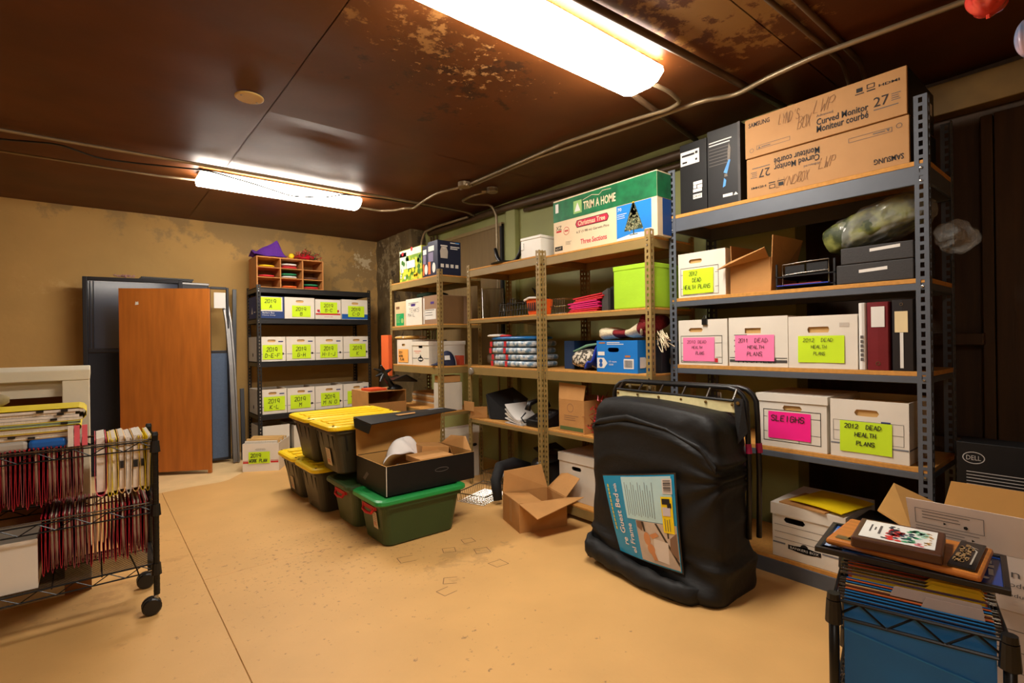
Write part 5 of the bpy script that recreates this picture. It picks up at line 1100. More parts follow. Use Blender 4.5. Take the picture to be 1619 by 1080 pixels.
# fourth deck and floor of C
file_box('grey-white box at the near end of the far unit fourth deck', (CX_+.03, 3.93, .603), RZ, .13, .21, .245, WHITE2, fill=False)
t = solid_box('cardboard_box', 'low tan carton on top of the grey-white box, far unit fourth deck', (CX_+.04, 3.93, .849), RZ, .12, .19, .06, KRAFT)
t = thing('paper_stack', 'stack of tan papers and envelopes on the far unit fourth deck', 'papers', (CX_+.05, 4.6, .603), RZ)
for k in range(6): MB().box(.01*(k % 3), .12+.005*(k % 2), .02*k+.0005, .5-.01*(k % 2), .38, .02*k+.019).obj('envelope_pile', [MANILA, PAPER, KRAFT][k % 3], t)
t = file_box('lidded grey-white file box on the floor inside the far tan unit', (CX_+.02, 3.88, .0), RZ, .10, .38, .44, WHITE2, lid=.06, fill=False); S_ = side(.10); flat('hand_hole', t, INK, S_, [disc(.33, .28, .03, 14, .014)])
# ------------------------------------------------------------------ folded guest bed in its black cover
BX0, BY0 = 2.13, 1.93
t = thing('folding_guest_bed', 'folded guest bed in a slipping black cover with a printed teal label', 'folding bed', (BX0, BY0, 0), RZ)
COVER = mat('black_nylon_cover', (20, 19, 18), .6, .2, 10, .2, 30, spec=.35)
def ridge_z(x):
    K = [(-.1, .70), (.06, .752), (.26, .795), (.49, .762), (.68, .685), (.83, .575), (1, .45)]
    for (a, za), (b_, zb) in zip(K, K[1:]):
        if x <= b_: s = (x-a)/(b_-a); return za+(zb-za)*s
    return .45
def bag(u, v):
    th = 2*PI*u; z = .895*min(1, v/.86) if v < .86 else .895
    top = 0 if v < .86 else (v-.86)/.14
    ex = 2/7
    c, s = math.cos(th), math.sin(th)
    px = math.copysign(abs(c)**ex, c)*.365; py = math.copysign(abs(s)**ex, s)*.15
    rr = 1-.16*max(0, (z-.82)/.075)**2 if top == 0 else .84*(1-top)
    x, y = px*rr, py*rr*(1 if top else 1)
    z -= (.012+.045*max(0, (x+.1)/.46)**1.5*(x > -.1))*(z/.9)+(0 if top == 0 else .0)
    xl = x+.37; front = max(0, -s)
    rz_ = ridge_z(xl)
    n1 = noise.noise(Vector((x*4, y*5, z*4))); n2 = noise.noise(Vector((x*12, y*10, z*9+3)))
    n3 = 1-abs(noise.noise(Vector((x*3+z*2.5, y*4, z*5-x*2+7))))*2.2; out = .010*n1+.006*n2+.010*max(0, n3-.55)
    if top == 0:
        k = max(0, min(1, (rz_-z)/.022)); out += .020*k*(.6+.4*front)
        if abs(rz_-z-.012) < .03: out += .010*math.cos((rz_-z-.012)/.03*PI/2)
        # folds gathering at the right edge
        d = math.hypot(xl-.76, z-.56); a = math.atan2(z-.56, xl-.76)
        if d < .42: out += .010*(1-d/.42)*math.sin(a*11)
        if z < .2: out += (.034*math.sin(PI*min(1, z/.2))**.8)*(.7+.5*noise.noise(Vector((x*7, 3, z*12))))+.012*math.sin(x*22+z*40)*(z < .17)
    l = math.hypot(c, s); x += out*math.copysign(abs(c)**1.2, c); y += out*math.copysign(abs(s)**.8, s)
    if z < .1 and top == 0: y -= .07*max(0, (xl-.40))*(1-z/.1)*front
    if xl > .55 and y > 0 and z < .4: y += .06*(1-z/.4)
    return (x+.37, min(y+.155, .335) if xl < .22 else y+.155, max(.001, z))
MB().grid(bag, 120, 90).obj('cover', COVER, t, smooth=True)
FL = [(.025, .742), (.08, .762), (.26, .80), (.49, .768), (.66, .70), (.735, .61)]
def flp(u, v):
    i = min(len(FL)-2, int(u*(len(FL)-1))); s = u*(len(FL)-1)-i
    x = FL[i][0]+(FL[i+1][0]-FL[i][0])*s; z = FL[i][1]+(FL[i+1][1]-FL[i][1])*s
    a = 2*PI*v; w_ = (.007+.012*math.sin(u*5)**2)*min(1, .3+4*u)
    return (x+.004, -.014-.012*math.sin(a)*(1-.5*u)+.02*u*u+.03*max(0, .12-u), z+math.cos(a)*w_)
MB().grid(flp, 40, 12).obj('cover_hem', COVER, t, smooth=True, label='rolled edge of the slipping cover')
hem = MB()
hp = [(.0, .03, .10), (.02, -.035, .085), (.12, -.05, .07), (.27, -.06, .055), (.42, -.08, .05), (.55, -.08, .045), (.64, -.05, .04), (.70, .03, .04)]
def catm(P, n=6):
    P = [Vector(p) for p in P]; P = [P[0]]+P+[P[-1]]; out = []
    for a, b_, c, d in zip(P, P[1:], P[2:], P[3:]):
        for i in range(n):
            s = i/n; out.append(.5*((2*b_)+(c-a)*s+(2*a-5*b_+4*c-d)*s*s+(3*b_-3*c+d-a)*s**3))
    return out+[P[-1]]
pp = catm(hp); k0 = len(hem.v)
rings = []
for i, p in enumerate(pp):
    r_ = []
    for q_ in range(14):
        a = 2*PI*q_/14; d = 1+.28*noise.noise(Vector((i*.35, math.cos(a), math.sin(a)*2)))
        r_.append((p.x+.01*noise.noise(Vector((i*.5, a, 1))), p.y+.042*math.cos(a)*d, max(.001, p.z+.055*math.sin(a)*d*(1-.25*i/len(pp)))))
    rings.append(r_)
hem.loft(rings).obj('bunched_hem', COVER, t, smooth=True)
# label: bilinear patch
LA, LB, LC, LD = Vector((.235, 0, .118)), Vector((.592, 0, .122)), Vector((.555, 0, .57)), Vector((.125, 0, .482))
def LP(u, v, off=0):
    p = (LA*(1-u)+LB*u)*(1-v)+(LD*(1-u)+LC*u)*v
    return Vector((p.x, -.042-off-.012*math.sin(PI*u)-.006*math.sin(PI*v), p.z))
LBL = mat('teal_label_print', (16, 146, 196), .25, .08, 4, spec=.6)
lab = MB().grid(lambda u, v: LP(u, v), 16, 16).obj('product_label', LBL, t, smooth=True)
MB().grid(lambda u, v: LP(-.015+1.03*u, -.015+1.03*v, -.004), 12, 12).obj('label_border', mat('dark_brown_piping', (60, 48, 36), .6), t, smooth=True)
def lq(name, m, u0, v0, u1, v1, off, nu=6, nv=6): return MB().grid(lambda a, b_: LP(u0+(u1-u0)*a, v0+(v1-v0)*b_, off), nu, nv).obj(name, m, lab, smooth=True)
lq('text_panel', mat('pale_teal_print', (186, 222, 226), .3, .1, 3), .29, .48, .96, .985, .0015)
lq('sleeper_picture', mat('bedding_print', (196, 180, 164), .3, .2, 8), .42, .015, .99, .475, .0015)
flat('sleeper_figure', lab, mat('skin_print', (206, 140, 92), .4, .1, 9), LP, [disc(.56, .28, .05, 14, .075), disc(.60, .17, .055, 14, .06), [(.60, .33), (.70, .37), (.74, .34), (.64, .29)], [(.55, .2), (.62, .22), (.68, .06), (.62, .05)]], .003)
flat('sleeper_shirt', lab, mat('white_shirt_print', (222, 212, 202), .4), LP, [[(.66, .30), (.86, .28), (.84, .05), (.68, .06), (.64, .16)]], .0026); flat('frame_lines', lab, mat('bed_frame_print', (54, 44, 38), .4), LP, [[(.70, .47), (.73, .47), (.99, .10), (.985, .06)], [(.50, .47), (.54, .47), (.55, .36), (.53, .36)], [(.86, .33), (.88, .33), (.88, .46), (.86, .46)]], .0034); flat('wood_floor_print', lab, mat('floor_print', (128, 98, 80), .4), LP, [[(.88, .20), (.985, .12), (.985, .40), (.89, .33)], [(.43, .40), (.50, .36), (.53, .47), (.43, .47)]], .003)
flat('printed_lines', lab, PRINT, LP, [rc(.33+.032*i, .52+.01*((i*5) % 3), .006, .40-.05*((i*7) % 3)) for i in range(13)], .003)
txt('Guest Bed', lab, LP, .21, .27, .50, .085, WPRINT, .003, 90); txt('with', lab, LP, .20, .79, .11, .05, WPRINT, .003, 90); txt('Frame', lab, LP, .345, .17, .25, .075, WPRINT, .003, 90); txt('el', lab, LP, .345, .06, .07, .07, WPRINT, .003, 90); txt('re', lab, LP, .225, .135, .09, .06, WPRINT, .003, 90)
flat('yellow_lettering', lab, mat('label_yellow', (214, 200, 60), .4), LP, [rc(.05, .30+.05*i, .022, .04) for i in range(12)], .003)
flat('barcode', lab, mat('barcode_pale', (214, 206, 196), .4), LP, [rc(.85, .80, .12, .16)], .003); flat('barcode_bars', lab, PRINT, LP, [rc(.865, .82+.016*i, .09, .006+.004*(i % 3)) for i in range(8)], .0038)
yl_ = lq('yellow_sticker', mat('sticker_yellow', (244, 214, 20), .35), .82, .39, .965, .77, .004); flat('sticker_print', lab, INK, LP, [rc(.835, .69, .10, .06), rc(.90, .655, .05, .05)], .006); flat('sticker_print', lab, mat('sticker_pale', (206, 198, 204), .4), LP, [rc(.835, .57, .1, .09)], .006); flat('sticker_lines', lab, PRINT, LP, [rc(.85, .41, .008, .13), rc(.88, .41, .008, .12), rc(.91, .41, .008, .13)], .006)
# tubular frame, canvas and springs
fr = MB(); FY = .265
for dy, dx in ((0, 0), (.055, .022)):
    fr = MB(); w0, w1 = -.045-dx*.3, .755+dx
    pts = [(w0, FY+dy, .25), (w0, FY+dy, .82)]+[(w0+.09*(1-math.cos(a)), FY+dy, .87+.09*math.sin(a)) for a in (.3, .7, 1.1, 1.57)]+[(w1-.09*(1-math.cos(a)), FY+dy, .87+.09*math.sin(a)) for a in (1.57, 1.1, .7, .3)]+[(w1, FY+dy, .82), (w1+.006, FY+dy, .55), (w1, FY+dy, .25)]
    fr.tube(pts, .0125, 10).obj('frame_tube', BLK, t, smooth=True)
CANV = mat('cream_canvas', (226, 214, 158), .8, .06, 40)
MB().grid(lambda u, v: (.02+.70*u, FY-.05+.004*math.sin(u*8), .86+.052*v-.012*u), 16, 3).obj('canvas_sheet', CANV, t, solid=.004)
MB().tube([(.02, FY-.05, .918), (.4, FY-.05, .912), (.715, FY-.05, .905)], .007, 6).obj('canvas_rod', BLK, t)
for i in range(6):
    x = .03+.136*i; z0 = .90-.012*i/5
    MB().lathe([(.007, 0), (.007, -.004), (.002, -.005)], (x, FY-.053, z0-.002), 8, axis='y').obj('grommet', mat('brass_grommet', (150, 116, 60), .4, 0, metal=.8), t)
    MB().tube([(x, FY-.05, z0+.012), (x, FY-.03, z0+.035), (x, FY-.008, .953)], .006, 6).obj('spring', CHROME, t)
    if i in (0, 1, 4): MB().box(x+.035, FY-.004, z0+.01, x+.052, FY, z0+.045).obj('spring_clip', CHROME, t)
MB().slab([(.715, FY-.05, .92), (.76, FY-.05, .915), (.775, FY-.04, .76), (.735, FY-.06, .70)], (0, .005, 0)).obj('corner_strap', BLKM, t)
MB().lathe([(.009, 0), (.009, -.004), (.002, -.005)], (.737, FY-.052, .895), 8, axis='y').obj('grommet', mat('brass_grommet', (150, 116, 60)), t)
for dx in (.758, .782): MB().tube([(dx, FY+(.055 if dx > .77 else 0), .70), (dx+.004, FY+(.055 if dx > .77 else 0), .655)], .0145, 8).obj('tube_sleeve', mat('magenta_sleeve', (176, 20, 90), .5), t)

# ------------------------------------------------------------------ left wire cart with hanging files
cx0, cx1, cy0, cy1 = -.46, .212, 2.81, 3.14
t = thing('wire_file_cart', 'black wire file cart packed with red and white hanging files, left edge', 'cart', (cx0, cy0, 0)); Lc, Dc = cx1-cx0, cy1-cy0
for x in (0, Lc):
    for y in (0, Dc):
        b = MB().tube([(x, y, .085), (x, y, .80)], .0125, 10); p_ = b.obj('post', WIRE, t, smooth=False)
        b = MB()
        for zz in [.1+.0254*i for i in range(27)]: b.tube([(x, y, zz), (x, y, zz+.003)], .0133, 10)
        b.obj('post_grooves', WIRE, p_)['kind'] = 'stuff'
        MB().tube([(x, y, .80), (x, y, .815)], [.0145, .011], 10).obj('cap', BLK, p_)
        for zz in (.195, .46, .745): MB().tube([(x, y, zz-.02), (x, y, zz+.03)], [.021, .017], 10).obj('collar', BLK, p_)
        c_ = MB()
        for s in (-.013, .013): c_.lathe([(.006, -.011), (.032, -.011), (.038, -.005), (.038, .005), (.032, .011), (.006, .011)], (x-.02, y+s, .0385), 18, axis='y')
        c_.obj('caster', BLK, t)
        MB().tube([(x, y, .085), (x-.008, y, .062), (x-.02, y, .042)], [.008, .014, .012], 8).obj('caster_fork', CHROME, t)
def truss(b, p, q_, h=.034, step=.055, r=.0032):
    p, q_ = Vector(p), Vector(q_); n = max(2, int((q_-p).length/step)); up = Vector((0, 0, h))
    b.tube([p, q_], r, 6); b.tube([p+up, q_+up], r, 6)
    b.tube([p+(q_-p)*(i/n)+(up if i % 2 else Vector()) for i in range(n+1)], r*.8, 5)
for z, nm in ((.742, 'top_rail'), (.455, 'middle_rail'), (.190, 'bottom_rail')):
    for a_, b_ in (((0, 0), (Lc, 0)), ((0, Dc), (Lc, Dc)), ((0, 0), (0, Dc)), ((Lc, 0), (Lc, Dc))):
        b = MB(); truss(b, (a_[0], a_[1], z), (b_[0], b_[1], z)); b.obj(nm, WIRE, t)
b = MB()
for i in range(1, 27): b.tube([(0, Dc*i/27, .224), (Lc, Dc*i/27, .224)], .0016, 4)
for x in (.16, .32, .48): b.tube([(x, 0, .219), (x, Dc, .219)], .003, 5)
b.obj('wire_deck', WIRE, t)['kind'] = 'stuff'
for yy in (.016, Dc-.014):
    for z in (.782, .497): MB().tube([(.01, yy, z), (Lc-.01, yy, z)], .003, 6).obj('hanging_rod', CHROME, t)
b = MB(); b.tube([(.575, .0, .29), (.60, -.005, .22), (.61, -.004, .18)], .003, 5); b.obj('hook_wire', WIRE, t)
def hang_mesh(name, m, thick, H, lean, inner=None, round_=False, tab=None):
    """a hanging folder seen edge-on: V or U profile in x-z drawn along y"""
    b = MB(); D = .285
    if round_: prof = [(-thick/2+lean, 0), (-thick*.55, -H*.6), (-thick*.5, -H*.88), (-thick*.28, -H*.98), (0, -H), (thick*.28, -H*.98), (thick*.5, -H*.88), (thick*.55, -H*.6), (thick/2+lean, 0)]
    else: prof = [(-thick/2+lean, 0), (-thick*.42, -H*.55), (-thick*.22, -H*.94), (0, -H), (thick*.22, -H*.94), (thick*.42, -H*.55), (thick/2+lean, -.004)]
    w_ = .0009
    for (xa, za), (xb, zb) in zip(prof, prof[1:]): b.hexa([(xa-w_, 0, za), (xa+w_, 0, za), (xa+w_, D, za), (xa-w_, D, za)], [(xb-w_, 0, zb), (xb+w_, 0, zb), (xb+w_, D, zb), (xb-w_, D, zb)])
    for s in (-1, 1): b.box(s*thick/2+lean-.0015, -.012, -.004, s*thick/2+lean+.0015, D+.012, .003)
    mats = [m]
    if inner:
        k_ = .62 if round_ else .3
        b.hexa([(-thick*.4, .012, -H*.93), (thick*.4, .012, -H*.93), (thick*.4, D-.006, -H*.93), (-thick*.4, D-.006, -H*.93)], [(-thick*k_*.6+lean, .004, .004), (thick*k_*.6+lean, .004, .008), (thick*k_*.6+lean, D-.006, .008), (-thick*k_*.6+lean, D-.006, .004)], 1); mats.append(inner)
    if tab: b.box(-thick*.3, .002, -H*.55, thick*.3, .0035, -H*.42, len(mats)); mats.append(tab)
    o = b.obj(name, mats); return o
REDF = [mat('red_file_card', (170, 16, 36), .6, .15, 14), mat('dark_red_file_card', (120, 26, 34), .6, .15, 14), mat('faded_red_file_card', (150, 70, 72), .7, .15, 14)]
protos = [hang_mesh('hanging_file', REDF[k % 3], [.0118, .0125, .0105][k % 3], .244-.006*k, [.001, -.0012, .0, .0015, -.001][k], PAPER if k in (1, 4) else None) for k in range(5)]
def place(o, first, loc, label, group, dz=0):
    if not first: o = o.copy(); COL.objects.link(o)
    o.location = loc; o.rotation_euler.z = 0
    return tag(o, label, 'hanging file', group)
used = set()
def red_row(x0, x1, z, n, label, group):
    for i in range(n):
        k = (i*3+(i//4)) % 5; f = k not in used; used.add(k)
        place(protos[k], f, (x0+(x1-x0)*i/(n-1)+rnd.uniform(-.0004, .0004), cy0+.0245, z+rnd.uniform(0, .006)), label, group)
red_row(-.443, -.045, .7895, 30, 'red hanging file packed in the upper left of the wire cart', 'red hanging files in the upper row of the cart')
red_row(-.165, .178, .5045, 26, 'red hanging file in the lower row of the wire cart', 'red hanging files in the lower row of the cart')
YF = mat('yellow_file_card', (232, 206, 30), .6, .08, 14); WF = mat('white_file_pages', (222, 212, 198), .8, .1, 30); PKC = mat('pink_file_card', (222, 92, 104), .6)
wp = [hang_mesh('stuffed_file', m_, th*.72, .245, ln, WF, True, tb) for m_, th, ln, tb in ((PKC, .052, .0, None), (YF, .020, .004, None), (YF, .026, -.004, None), (MANILA, .030, .0, INK), (WF, .026, .002, None), (MANILA, .036, .004, INK), (YF, .024, -.006, INK), (YF, .020, .008, None))]
x = .0
wn = ['fat pink-edged file of white pages', 'thin yellow file next to the fat pink-edged one', 'second yellow file from the pink-edged one', 'narrower manila file with a black clip', 'white paper file between two manila files', 'widest manila file with a black clip', 'yellow file with a black clip near the right post', 'last yellow file beside the right cart post']
for o, nm in zip(wp, wn):
    th = o.dimensions.x or .03; bw = {0: .052, 1: .02, 2: .026, 3: .03, 4: .026, 5: .036, 6: .024, 7: .02}[wp.index(o)]*.83
    x += bw/2; o.location = (x, cy0+.0245, .798+.004*math.sin(x*90)); x += bw/2
    tag(o, nm+', hanging in the wire cart', 'hanging file')
for k, (xx, mm) in enumerate(((-.075, WF), (-.055, PKC), (-.03, PKC))):
    o = MB().box(-.009, -.004, -.05, .009, .012, .035).obj('file_tab', mm, loc=(xx, cy0+.012, .838)); tag(o, ['white', 'left pink', 'right pink'][k]+' index tab standing above the red files in the wire cart', 'index tab')
# loose things on and in the cart
def lying_file(label, x0, x1, z0, z1, m, clips, y=cy0+.03):
    t = thing('paper_file', label, 'file', (x0, y, z0)); L, H = x1-x0, z1-z0-.003; b = MB()
    prof = [(0, 0), (L-H*.5, 0)]+[(L-H*.5+H*.5*math.sin(a), H/2-H/2*math.cos(a)) for a in (.6, 1.2, 1.9, 2.5)]+[(L-H*.5, H), (0, H)]
    prof2 = [(px, pz+.001) for px, pz in prof]
    for (xa, za), (xb, zb) in zip(prof, prof[1:]):
        b.hexa([(xa, 0, za), (xb, 0, zb), (xb, .26, zb), (xa, .26, za)], [(xa-.0, 0, za+.002), (xb-.001, 0, zb+.002), (xb-.001, .26, zb+.002), (xa, .26, za+.002)])
    b.obj('folder', m, t)
    n = max(2, int(H/.012))
    for i in range(n): MB().box(.01*(i % 2), .004+.003*(i % 3), .003+i*(H-.006)/n, L-H*.25-.012*(i % 3), .25, .003+(i+.86)*(H-.006)/n).obj('pages', [PAPER, WF][i % 2], t)
    for cx, cz in clips: MB().box(cx*L, -.003, cz*H-.004, cx*L+.022, .003, cz*H+.005).obj('paper_clip', BLK, t)
    return t
lying_file('bottom paper file of the stack on the wire cart, with black clips', -.44, -.052, .829, .853, MANILA, [(.45, .7), (.6, .3)])
lying_file('yellow paper file second from the bottom of the stack on the wire cart', -.44, -.04, .8535, .880, YF, [])
lying_file('pale green thin paper file in the middle of the stack on the wire cart', -.44, -.043, .8805, .892, mat('pale_green_file', (170, 200, 160), .7), [(.84, .6)])
lying_file('thick yellow-spined paper file on top of the stack on the wire cart', -.44, -.022, .8925, .95, YF, [(.62, .85), (.80, .82), (.77, .6), (.72, .2)])
t = MB(); t.blob((.08, .12, .03), (.09, .1, .03), 2.5, .014, 22, 3, 26, 10); tag(t.obj('crumpled_paper', mat('olive_crumple', (150, 132, 90), .8, .35, 20), smooth=True, loc=(-.44, cy0+.03, .957)), 'crumpled papers at the left end of the stack on the wire cart', 'paper')
t = thing('plastic_binder', 'blue plastic binder lying under the paper files on the wire cart', 'binder', (-.205, cy0+.015, .7795+.008)); MB().box(0, 0, 0, .118, .27, .040).obj('cover', mat('blue_binder_plastic', (16, 92, 176), .35, .06, 10), t, bevel=.012)
t = thing('plastic_binder', 'grey plastic binder left of the blue one on the wire cart', 'binder', (-.45, cy0+.015, .7795+.008)); MB().box(0, 0, 0, .243, .27, .040).obj('cover', mat('grey_binder_plastic', (170, 164, 154), .35, .08, 10), t, bevel=.012)
file_box('white storage box on the bottom deck of the wire cart', (-.45, cy0+.03, .2262), 0, .268, .26, .20, WHITE, fill=False)
t = MB(); t.grid(lambda u, v: (.0+.24*u, .02+.2*v, .002+.10*math.sin(PI*u*.9)**.8*(.6+.4*v)), 14, 8); tag(t.obj('rolled_paper', WF, smooth=True, solid=.003, loc=(-.36, 3.42, .0725)), 'curled white paper inside the open cabinet, low behind the wire cart', 'paper')
# ------------------------------------------------------------------ right-hand file cart, plaques, white cartons
ra = math.atan2(-.318, .078)
t = thing('wire_file_cart', 'black wire file cart of blue hanging files at the bottom right corner', 'cart', (1.545, .528, 0), ra); Wf, Df = .345, .40
for x in (0, Wf):
    for y in (0, Df):
        p_ = MB().tube([(x, y, .085), (x, y, .492)], .0125, 12).obj('post', WIRE, t, smooth=True)
        MB().tube([(x, y, .492), (x, y, .508)], [.0165, .015], 12).obj('cap', BLK, p_)
        for zz in (.46, .2): MB().tube([(x, y, zz-.03), (x, y, zz+.03)], [.021, .0175], 12).obj('collar', BLK, p_)
        c_ = MB()
        for s in (-.016, .016): c_.lathe([(.006, -.012), (.034, -.012), (.038, 0), (.034, .012), (.006, .012)], (x+s, y, .0385), 14, axis='x')
        c_.obj('caster', BLK, t); MB().tube([(x, y, .085), (x, y, .05)], .012, 8).obj('caster_fork', CHROME, t)
for z, h_ in ((.446, .046), (.18, .034)):
    for a_, b_ in (((0, 0), (Wf, 0)), ((0, Df), (Wf, Df)), ((0, 0), (0, Df)), ((Wf, 0), (Wf, Df))):
        b = MB(); truss(b, (a_[0], a_[1], z), (b_[0], b_[1], z), h_, .05, .0045); b.obj('rail', WIRE, t)
b = MB()
for i in range(1, 16): b.tube([(0, Df*i/16, .216), (Wf, Df*i/16, .216)], .002, 4)
b.obj('wire_deck', WIRE, t)['kind'] = 'stuff'
M_ = Matrix.Translation((1.545, .528, 0)) @ Matrix.Rotation(ra, 4, 'Z')
BLF = mat('blue_file_card', (0, 108, 188), .45, .08, 8); BLF2 = mat('bright_blue_file_card', (20, 130, 206), .5, .06, 8); ORF = mat('orange_file_card', (224, 96, 34), .6); GRT = mat('grey_tab_plastic', (160, 140, 128), .4, .06, 10); YEF = mat('golden_file_card', (236, 186, 10), .55, .05, 8)
seq = [(BLF, .488, 'blue', None), (BLF2, .494, 'bright blue', None), (BLF2, .498, 'bright blue', None), (BLF2, .501, 'bright blue', None), (ORF, .503, 'orange', GRT), (MANILA, .510, 'manila', GRT), (BLF2, .512, 'bright blue', None), (ORF, .514, 'orange', None), (BLF, .514, 'blue', None), (YEF, .526, 'golden yellow', None), (YEF, .531, 'golden yellow', None), (YEF, .535, 'golden yellow', None), (ORF, .537, 'orange', None), (BLF, .53, 'blue', None), (MANILA, .534, 'manila', None), (BLF, .53, 'blue', None)]
for i, (m_, zt, cn, tab) in enumerate(seq):
    y = .014+i*.0118 if i < 9 else .122+(i-9)*.012 if i < 12 else .17+(i-12)*.05; x0, x1 = .022, Wf-.02
    b = MB()
    if m_ is YEF: P_ = [(x0+.012, y, .255), (x1-.01, y, .255), (x1-.008, y+.006, zt+.0), (x1-.02, y+.006, zt+.012), (x0+.19, y+.006, zt+.012), (x0+.175, y+.006, zt-.002), (x0+.012, y+.006, zt-.002)]
    elif tab: P_ = [(x0, y, .255), (x1, y, .255), (x1, y+.006, zt), (x0, y+.006, zt)]
    else: P_ = [(x0, y, .25), (x1, y, .25), (x1, y+.006, zt), (x0, y+.006, zt)]
    b.slab(P_, (0, .0016, 0))
    o = b.obj('hanging_file', m_, loc=(1.545, .528, 0), rz=ra)
    b = MB(); b.box(x0-.016, y+.004, zt-.008, x1+.014, y+.0078, zt-.002) ; b.obj('hanger_rod', CHROME, o)
    if tab: MB().slab([(x0+.10 if i == 5 else x0+.165, y+.002, zt-.004), (x1-.015, y+.002, zt-.004), (x1-.02, y+.010, zt+.02), (x0+.11 if i == 5 else x0+.175, y+.010, zt+.02)], (0, .001, 0)).obj('index_tab', tab, o)
    if i == 0:
        MB().slab([(x0, y-.0022, .415), (x1, y-.0022, .36), (x1, y-.0022, .357), (x0, y-.0022, .412)], (0, .001, 0)).obj('crease', BLF2, o)
        tag(o, 'frontmost big blue hanging file of the right-hand cart', 'hanging file')
    else: tag(o, '%s hanging file in the right-hand cart, behind the frontmost blue one' % cn, 'hanging file', '%s hanging files of the right cart' % cn)
# framed pictures and plaques stacked on the files
def slabbox(name, mats, pts, z0, z1, parent=None, bevel=0):
    return MB().slab([(x, y, z0) for x, y in pts], (0, 0, z1-z0)).obj(name, mats, parent, bevel=bevel)
BLKF = mat('black_picture_frame', (22, 20, 22), .35, .08, 12); SKYP = mat('sky_photo', (60, 110, 190), .25, 0, 9, rgb2=(196, 214, 230), thr=(.42, .6)); NAVYP = mat('navy_poster', (20, 62, 140), .25, .12, 6)
base_z = .556
fa = math.atan2(-.417, .063)
t = thing('framed_poster', 'large black framed blue poster lying lowest on the right-hand cart files', 'picture frame', (1.674, .622, base_z), fa)
Wp, Dp, e = .425, .272, .014
for x0, y0, x1, y1 in ((0, 0, Wp, e), (0, Dp-e, Wp, Dp), (0, e, e, Dp-e), (Wp-e, e, Wp, Dp-e)): MB().box(x0, y0, 0, x1, y1, .016).obj('frame_rail', BLKF, t, bevel=.002)
MB().box(e, e, .001, Wp-e, Dp-e, .008).obj('poster', NAVYP, t)
Tq = face((0, 0, .008), (1, 0, 0), (0, 1, 0))
flat('sky_band', t, SKYP, Tq, [rc(e, e, .24, .035), rc(e, e, .05, Dp-2*e)], .0006); flat('white_print', t, WPRINT, Tq, [rc(.385, .10, .010, .05), rc(.385, .16, .012, .022), rc(.385, .19, .008, .03), disc(.378, .075, .009, 10)]+[rc(.362, .1, .003, .07)], .0008)
fb = math.atan2(-.351, .015)
OAK = mat('oak_plaque', (186, 112, 42), .4, .22, 5, stretch=(1, 8, 1)); WALN = mat('walnut_plaque', (78, 44, 26), .35, .2, 5, stretch=(1, 8, 1))
t = thing('wood_plaque', 'big oak plaque with a black plate on the framed poster', 'plaque', (1.712, .606, base_z+.0165), fb)
MB().box(0, 0, 0, .352, .25, .020).obj('board', OAK, t, bevel=.008)
Tq = face((0, 0, .0202), (1, 0, 0), (0, 1, 0)); flat('brown_plate', t, mat('antique_plate', (96, 76, 40), .3, .2, 20), Tq, [rc(.05, .03, .05, .19), rc(.02, .02, .07, .03)])
MB().box(.283, .012, .0205, .338, .238, .027).obj('black_plate', mat('gloss_black_plate', (26, 24, 24), .2), t, bevel=.001)
Tq = face((0, 0, .0272), (1, 0, 0), (0, 1, 0)); flat('engraved_arch', t, mat('silver_engraving', (176, 166, 150), .4, .1, 30), Tq, [[(.324, .04+.02*k), (.328, .04+.02*k), (.328+(.0 if k < 6 else -.012*(k-5)), .06+.02*k), (.324+(.0 if k < 6 else -.012*(k-5)), .06+.02*k)] for k in range(8)])
q = random.Random(21); flat('engraved_text', t, mat('bronze_engraving', (166, 130, 84), .4), Tq, [rc(.287+.03*q.random(), .04+.15*q.random(), .003+.005*q.random(), .006+.018*q.random()) for _ in range(46)])
fc = math.atan2(-.188, .029)
t = thing('award_plaque', 'walnut plaque with white printed plate of red and green horses, topmost on the stack', 'plaque', (1.690, .532, base_z+.037), fc)
t['label'] = 'walnut plaque with a white plate printed red and green, topmost of the pile'
MB().box(0, 0, 0, .205, .205, .030).obj('board', WALN, t, bevel=.005)
Tq = face((0, 0, .0302), (1, 0, 0), (0, 1, 0)); flat('white_plate', t, mat('glossy_white_plate', (238, 236, 228), .25), Tq, [rc(.016, .022, .172, .165)], .0008)
def scat(m_, n, u0, v0, u1, v1, s0, s1, sd, off):
    q = random.Random(sd); flat('printed_art', t, m_, Tq, [[(u+s*math.cos(a+k_), v+s*math.sin(a+k_)*.9) for k_ in (0, 1.1, 2.3, 3.5, 4.9)] for u, v, s, a in [(q.uniform(u0, u1), q.uniform(v0, v1), q.uniform(s0, s1), q.random()*6) for _ in range(n)]], off)
scat(mat('art_red', (220, 40, 40), .4), 16, .085, .04, .112, .13, .006, .014, 1, .0016); scat(mat('art_black', (36, 44, 60), .4), 14, .070, .04, .10, .16, .004, .009, 2, .0018); scat(mat('art_green', (60, 160, 110), .4), 16, .112, .04, .145, .16, .005, .010, 3, .0016); scat(mat('art_teal', (30, 70, 90), .4), 10, .110, .06, .135, .13, .004, .008, 4, .0019); scat(mat('art_gold', (190, 140, 60), .4), 14, .165, .04, .178, .16, .003, .006, 5, .0016); scat(mat('art_pale_green', (170, 214, 190), .4), 10, .148, .08, .165, .16, .006, .012, 6, .0012); scat(mat('art_pink', (226, 120, 130), .4), 6, .145, .03, .16, .05, .004, .007, 7, .0016)
flat('printed_lines', t, PRINT, Tq, [rc(.034, .08, .004, .07), rc(.045, .10, .004, .03), rc(.056, .07, .006, .08)], .0014)
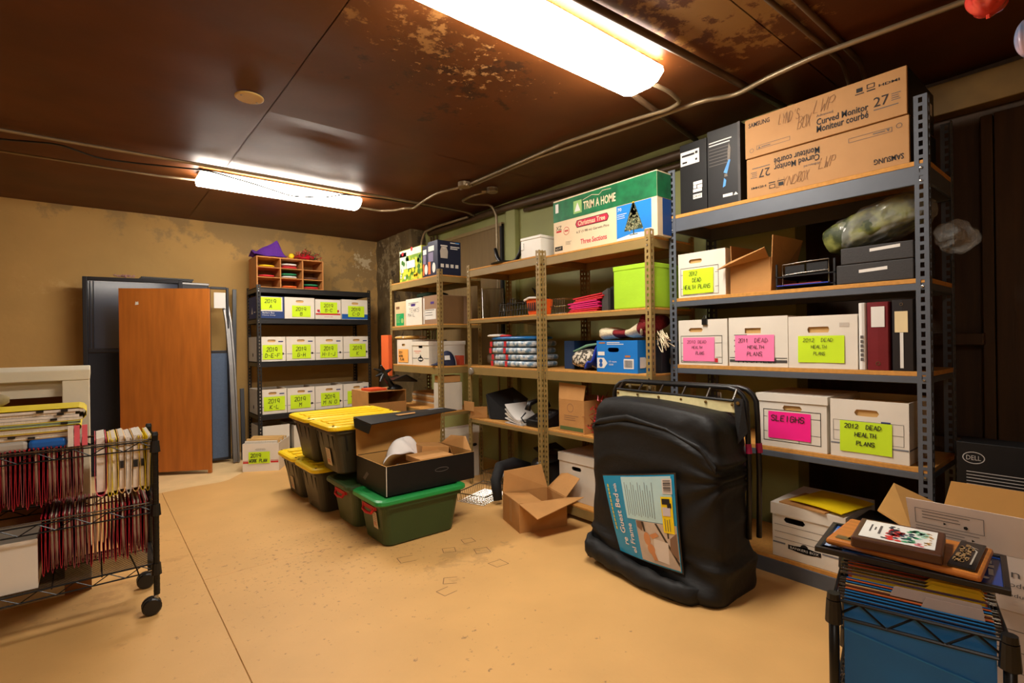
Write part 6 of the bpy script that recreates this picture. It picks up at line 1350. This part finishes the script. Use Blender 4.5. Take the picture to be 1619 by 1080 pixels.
# white cartons by the right edge
WPR = mat('printed_white_card', (222, 208, 196), .7, .04, 8)
t = solid_box('white_carton', 'closed white carton on the floor at the right edge, under the open one', (2.06, .468, 0), RZ, .60, .42, .395, WPR)
flat('printed_lines', t, PRINT, F0, [rc(.15, .34-.0-.06*i, .4, .002) for i in range(5)])
t = thing('white_carton', 'open white printed carton with raised flaps at the right edge of the photo', 'box', (2.05, .470, .3985), RZ)
b = MB(); W_, D_, H_, k = .60, .43, .158, .005; b.box(0, 0, 0, W_, k, H_); b.box(0, D_-k, 0, W_, D_, H_); b.box(0, k, 0, k, D_-k, H_); b.box(W_-k, k, 0, W_, D_-k, H_); b.box(k, k, 0, W_-k, D_-k, k); b.obj('box_body', WPR, t)
fo = MB().slab([(0, 0, H_+.001), (W_, 0, H_+.001), (W_+.01, -.022, H_+.122), (-.01, -.022, H_+.122)], (0, .004, 0)).obj('flap', WPR, t, label='printed white front flap standing up')
Fq = face((0, 0, H_+.001), (1, 0, 0), (0, -.022/.1215*1.0, 1)); flat('printed_frame', fo, PRINT, Fq, frame(.012, .045, .165, .05, .0015)+lines(.03, .085, .12, 3, .010, .0022)+lines(.012, .035, .16, 3, .009, .0018)+[rc(.28, .07, .2, .003), rc(.28, .035, .25, .002)], .0012); flat('printed_marks', fo, INK, Fq, [disc(.085, .058, .005, 3), disc(.135, .058, .006, 5), disc(.15, .022, .005, 3)], .0016)
MB().slab([(0, D_, H_+.001), (W_, D_, H_+.001), (W_, D_+.012, H_+.10), (.02, D_+.012, H_+.095)], (0, .004, 0)).obj('flap', KRAFT_IN, t, label='tan back flap standing up')
MB().slab([(-.001, .01, H_+.001), (-.001, D_-.02, H_+.001), (-.13, D_-.10, H_+.075), (-.11, .06, H_+.035)], (0, 0, .004)).obj('flap', KRAFT_IN, t, label='tan left flap spread outwards')
txt('4n', t, F0, .205, .10, .045, .022, PRINT); txt('products', t, F0, .205, .068, .09, .018, PRINT); txt('product', t, F0, .205, .04, .07, .014, PRINT)
t = solid_box('computer_box', 'tall black computer monitor box with white oval logo behind the white cartons', (2.705, .470, 0), RZ, .72, .15, .772, BLKC)
flat('oval_logo', t, mat('dim_white_print', (176, 170, 164), .6), F0, ring(.052, .712, .034, .003, 24, .024)); txt('DELL', t, F0, .03, .703, .044, .018, mat('dim_white_print', (176, 170, 164)))
flat('printed_lines', t, mat('dim_white_print', (176, 170, 164)), F0, lines(.03, .655, .30, 8, .0125, .003, .35, 5))
